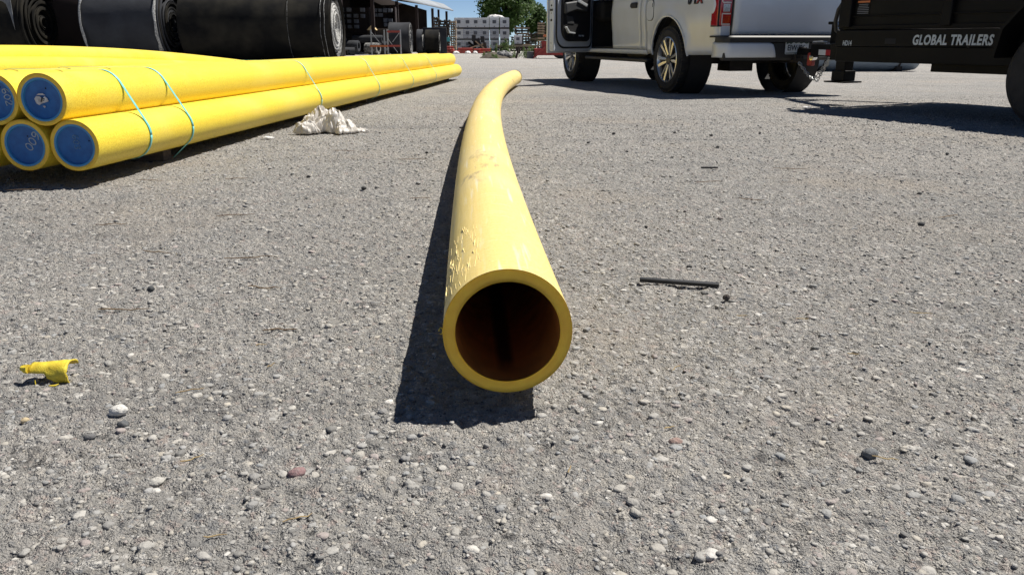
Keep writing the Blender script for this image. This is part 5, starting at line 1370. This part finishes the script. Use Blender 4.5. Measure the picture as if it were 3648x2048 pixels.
for k, (x, z, t) in enumerate(((0.25, 0.75, -0.7), (0.65, 0.45, -0.75), (0.95, 0.2, -0.6), (0.4, 0.6, 0.4), (-0.1, 0.5, 0.3))):
    MB().box((x, -0.5, z), (0.55, 0.06, 0.09), Matrix.Rotation(-t, 3, 'Y')).build('pale_board', 'wood_pale', sp)
for x, z in ((-0.1, 1.15), (0.6, 1.05), (0.25, 0.9)):
    MB().box((x, -0.1, z), (0.32, 0.3, 0.5), Matrix.Rotation(rng.uniform(-0.4, 0.4), 3, 'Y')).build('scrap_piece', 'trim_black', sp)
# earth mound with a grey tarp, in front
P_ = []
for i in range(22):
    row = []
    for j in range(26):
        u = j / 25 * 2 - 1; v = i / 21 * 2 - 1; r_ = math.hypot(u, v)
        z = max(0, 1 - r_ ** 2) * 0.34 * (0.75 + 0.6 * mnoise.noise(Vector((u * 2, v * 2, 1)))) + 0.02 * mnoise.noise(Vector((u * 9, v * 9, 2)))
        row.append((-0.75 + u * 0.85, 39.0 + v * 1.0, gz_(39) - 0.01 + z))
    P_.append(row)
o = MB().grid(P_).build('earth_mound', 'soil', None); tag(o, 'low dark earth mound among weeds in the middle distance', 'mound')
o = litter_sheet('tarp', 'tarp_grey', 0, 0, 0.5, 0.4, 0.30, 9.4, nn=24, solid=0.01); o.location = (-0.40, 38.7, gz_(38.7) + 0.08); tag(o, 'crumpled grey tarp over the earth mound', 'tarp')
def weed(label, x, Y, h, w, n, seed):
    rr = random.Random(seed); root = empty('weed_plant', (x, Y, gz_(Y))); tag(root, label, 'weed', 'weeds in the yard')
    mb = MB(); st = MB()
    for k in range(max(3, n // 60)):
        bx, by = rr.gauss(0, w * 0.3), rr.gauss(0, w * 0.3); tx = bx + rr.gauss(0, w * 0.25); hh = h * rr.uniform(0.5, 1)
        st.tube([(bx, by, 0), ((bx + tx) / 2, by, hh * 0.5), (tx, by, hh)], [0.012, 0.009, 0.004], 5)
        for q in range(60):
            t = rr.random() ** 0.8; c = Vector((bx + (tx - bx) * t, by, hh * t)) + Vector((rr.gauss(0, 1), rr.gauss(0, 1), rr.gauss(0, 0.4))) * w * 0.16 * (1.15 - t)
            s = rr.uniform(0.02, 0.05) * (0.6 + 0.4 * h); u = Vector((rr.uniform(-1, 1), rr.uniform(-1, 1), rr.uniform(-0.3, 1))).normalized(); v = u.orthogonal().normalized()
            mb.add([c - u * s * 1.5, c + v * s * 0.5, c + u * s * 1.5, c - v * s * 0.5], [(0, 1, 2, 3)])
    mb.build('foliage', 'leaf_weed', root, smooth=False); st.build('stem', 'leaf_weed', root)
weed('tall thin weed left on the mound', -0.83, 39.2, 0.95, 0.22, 220, 1)
weed('tall bushy weed at the right of the mound', -0.28, 39.4, 0.95, 0.45, 900, 2)
weed('low bushy weed at the left foot of the mound', -1.25, 39.0, 0.32, 0.45, 500, 3)
weed('bushy weed between the leaning plank and the red trailer', 0.85, 38.6, 0.62, 0.6, 900, 4)
weed('low weed in front of the flatbed', 0.25, 39.8, 0.35, 0.5, 400, 5)
weed('low weed beside the tarp', -0.75, 38.2, 0.25, 0.4, 350, 6)
o = MB().bar((-0.02, 0, 0), (0.10, 0.1, 0.52), 0.10, 0.05).build('leaning_plank', 'wood_dark', None); o.location = (0.22, 38.2, gz_(38)); tag(o, 'dark plank leaning between the weeds', 'plank')
o = MB().box((0, 0, 0), (0.30, 0.12, 0.34)).build('concrete_block', 'tarp_grey', None, bevel=0.02); o.location = (0.85, 37.9, gz_(38) + 0.16); tag(o, 'grey block among the weeds by the red trailer', 'block')
rt = empty('red_trailer', (1.55, 38.0, gz_(38))); tag(rt, 'dark red low trailer with a raised ramp, partly behind the open truck door', 'trailer')
MB().box((0.35, 0.4, 0.30), (1.7, 1.6, 0.30)).build('bed', 'red_paint', rt, bevel=0.02)
MB().box((0.40, 0.3, 0.62), (1.1, 1.2, 0.36)).build('load_box', 'red_paint', rt, bevel=0.02)
MB().box((0.35, 0.2, 1.02), (0.85, 0.9, 0.10)).build('orange_top', 'beam_orange', rt, bevel=0.02)
for y in (-0.42, 0.5):
    MB().bar((-0.55, y, 0.04), (0.0, y, 0.52), 0.07).build('ramp_rail', 'beam_red', rt)
    MB().bar((-0.55, y - 0.02, 0.03), (-0.05, y - 0.02, 0.40), 0.05).build('ramp_rail', 'red_paint', rt)
for y in (-0.3, 1.0): MB().lathe([(0.10, -0.09), (0.26, -0.09), (0.28, -0.05), (0.28, 0.05), (0.26, 0.09), (0.10, 0.09)], 24, Matrix.Translation((0.7, y, 0.28)) @ Matrix.Rotation(R(90), 4, 'X')).build('wheel', 'tyre', rt)
tk = empty('steel_tank', (8.3, 19.4, gz_(19.4))); tag(tk, 'grey blue steel tank lying on the ground beyond the trailer', 'tank')
W = Matrix.Translation((0, 0, 0.46)) @ Matrix.Rotation(R(90), 4, 'Y') 
MB().lathe([(0.0001, -1.5), (0.30, -1.47), (0.43, -1.38), (0.45, -1.25), (0.45, 1.25), (0.43, 1.38), (0.30, 1.47), (0.0001, 1.5)], 32, W).build('shell', 'tank_grey', tk)
for x in (-0.9, 0.9): MB().lathe([(0.452, x - 0.02), (0.47, x - 0.02), (0.47, x + 0.02), (0.452, x + 0.02)], 32, W).build('band', 'chassis', tk)
for x in (-0.9, 0.9): MB().box((x, 0, 0.06), (0.14, 0.7, 0.12)).build('saddle', 'chassis', tk)

# trees
def tree(label, x, Y, h, cr, seed, nl, base_frac=0.35):
    rr = random.Random(seed); root = empty('broadleaf_tree', (x, Y, gz_(Y))); tag(root, label, 'tree', 'trees beyond the yard')
    st = MB()
    st.tube([(0, 0, 0), (0.1, 0, h * 0.2), (-0.05, 0.1, h * 0.45), (0.1, 0, h * 0.8)], [cr * 0.09, cr * 0.075, cr * 0.055, cr * 0.02], 9)
    clumps = []
    for k in range(70):
        while True:
            p = Vector((rr.uniform(-1, 1), rr.uniform(-1, 1), rr.uniform(-1, 1)))
            if p.length < 1: break
        p = p.normalized() * p.length ** 0.5
        zc = h * (base_frac + (1 - base_frac) * 0.5)
        c = Vector((p.x * cr * (1.0 - 0.25 * max(0, p.z)), p.y * cr, zc + p.z * h * (1 - base_frac) * 0.5))
        clumps.append((c, cr * rr.uniform(0.17, 0.32)))
        z0 = h * rr.uniform(0.25, 0.6)
        m_ = Vector((c.x * 0.45, c.y * 0.45, (z0 + c.z) / 2 + 0.2))
        st.tube([(0, 0, z0), m_, c], [cr * 0.03, cr * 0.018, cr * 0.006], 5)
    st.build('trunk', 'bark', root)
    V = []; Fc = []
    for q in range(nl):
        c, r_ = clumps[rr.randrange(len(clumps))]
        d = Vector((rr.gauss(0, 1), rr.gauss(0, 1), rr.gauss(0, 0.8))) * r_ * 0.62
        p = c + d; s = rr.uniform(0.14, 0.28)
        u = Vector((rr.gauss(0, 1), rr.gauss(0, 1), rr.gauss(0, 1))).normalized(); v = u.orthogonal().normalized()
        b0 = len(V); V += [p - u * s, p + v * s * 0.7, p + u * s, p - v * s * 0.7]; Fc.append((b0, b0 + 1, b0 + 2, b0 + 3))
    mb = MB(); mb.v = V; mb.f = Fc
    me = bpy.data.meshes.new('crown'); me.from_pydata([tuple(p) for p in V], [], Fc); me.materials.append(M['leaf']); me.update()
    link(bpy.data.objects.new('crown', me), root)
tree('large broadleaf tree rising behind the white totes', -1.05, 136.0, 12.0, 3.9, 5, 26000, 0.24)
tree('smaller tree partly hidden by the open truck door', 4.5, 140.0, 6.9, 1.9, 8, 8000, 0.2)
tree('broadleaf tree hidden behind the pickup', 12.0, 150.0, 9.0, 4.0, 11, 6000, 0.25)
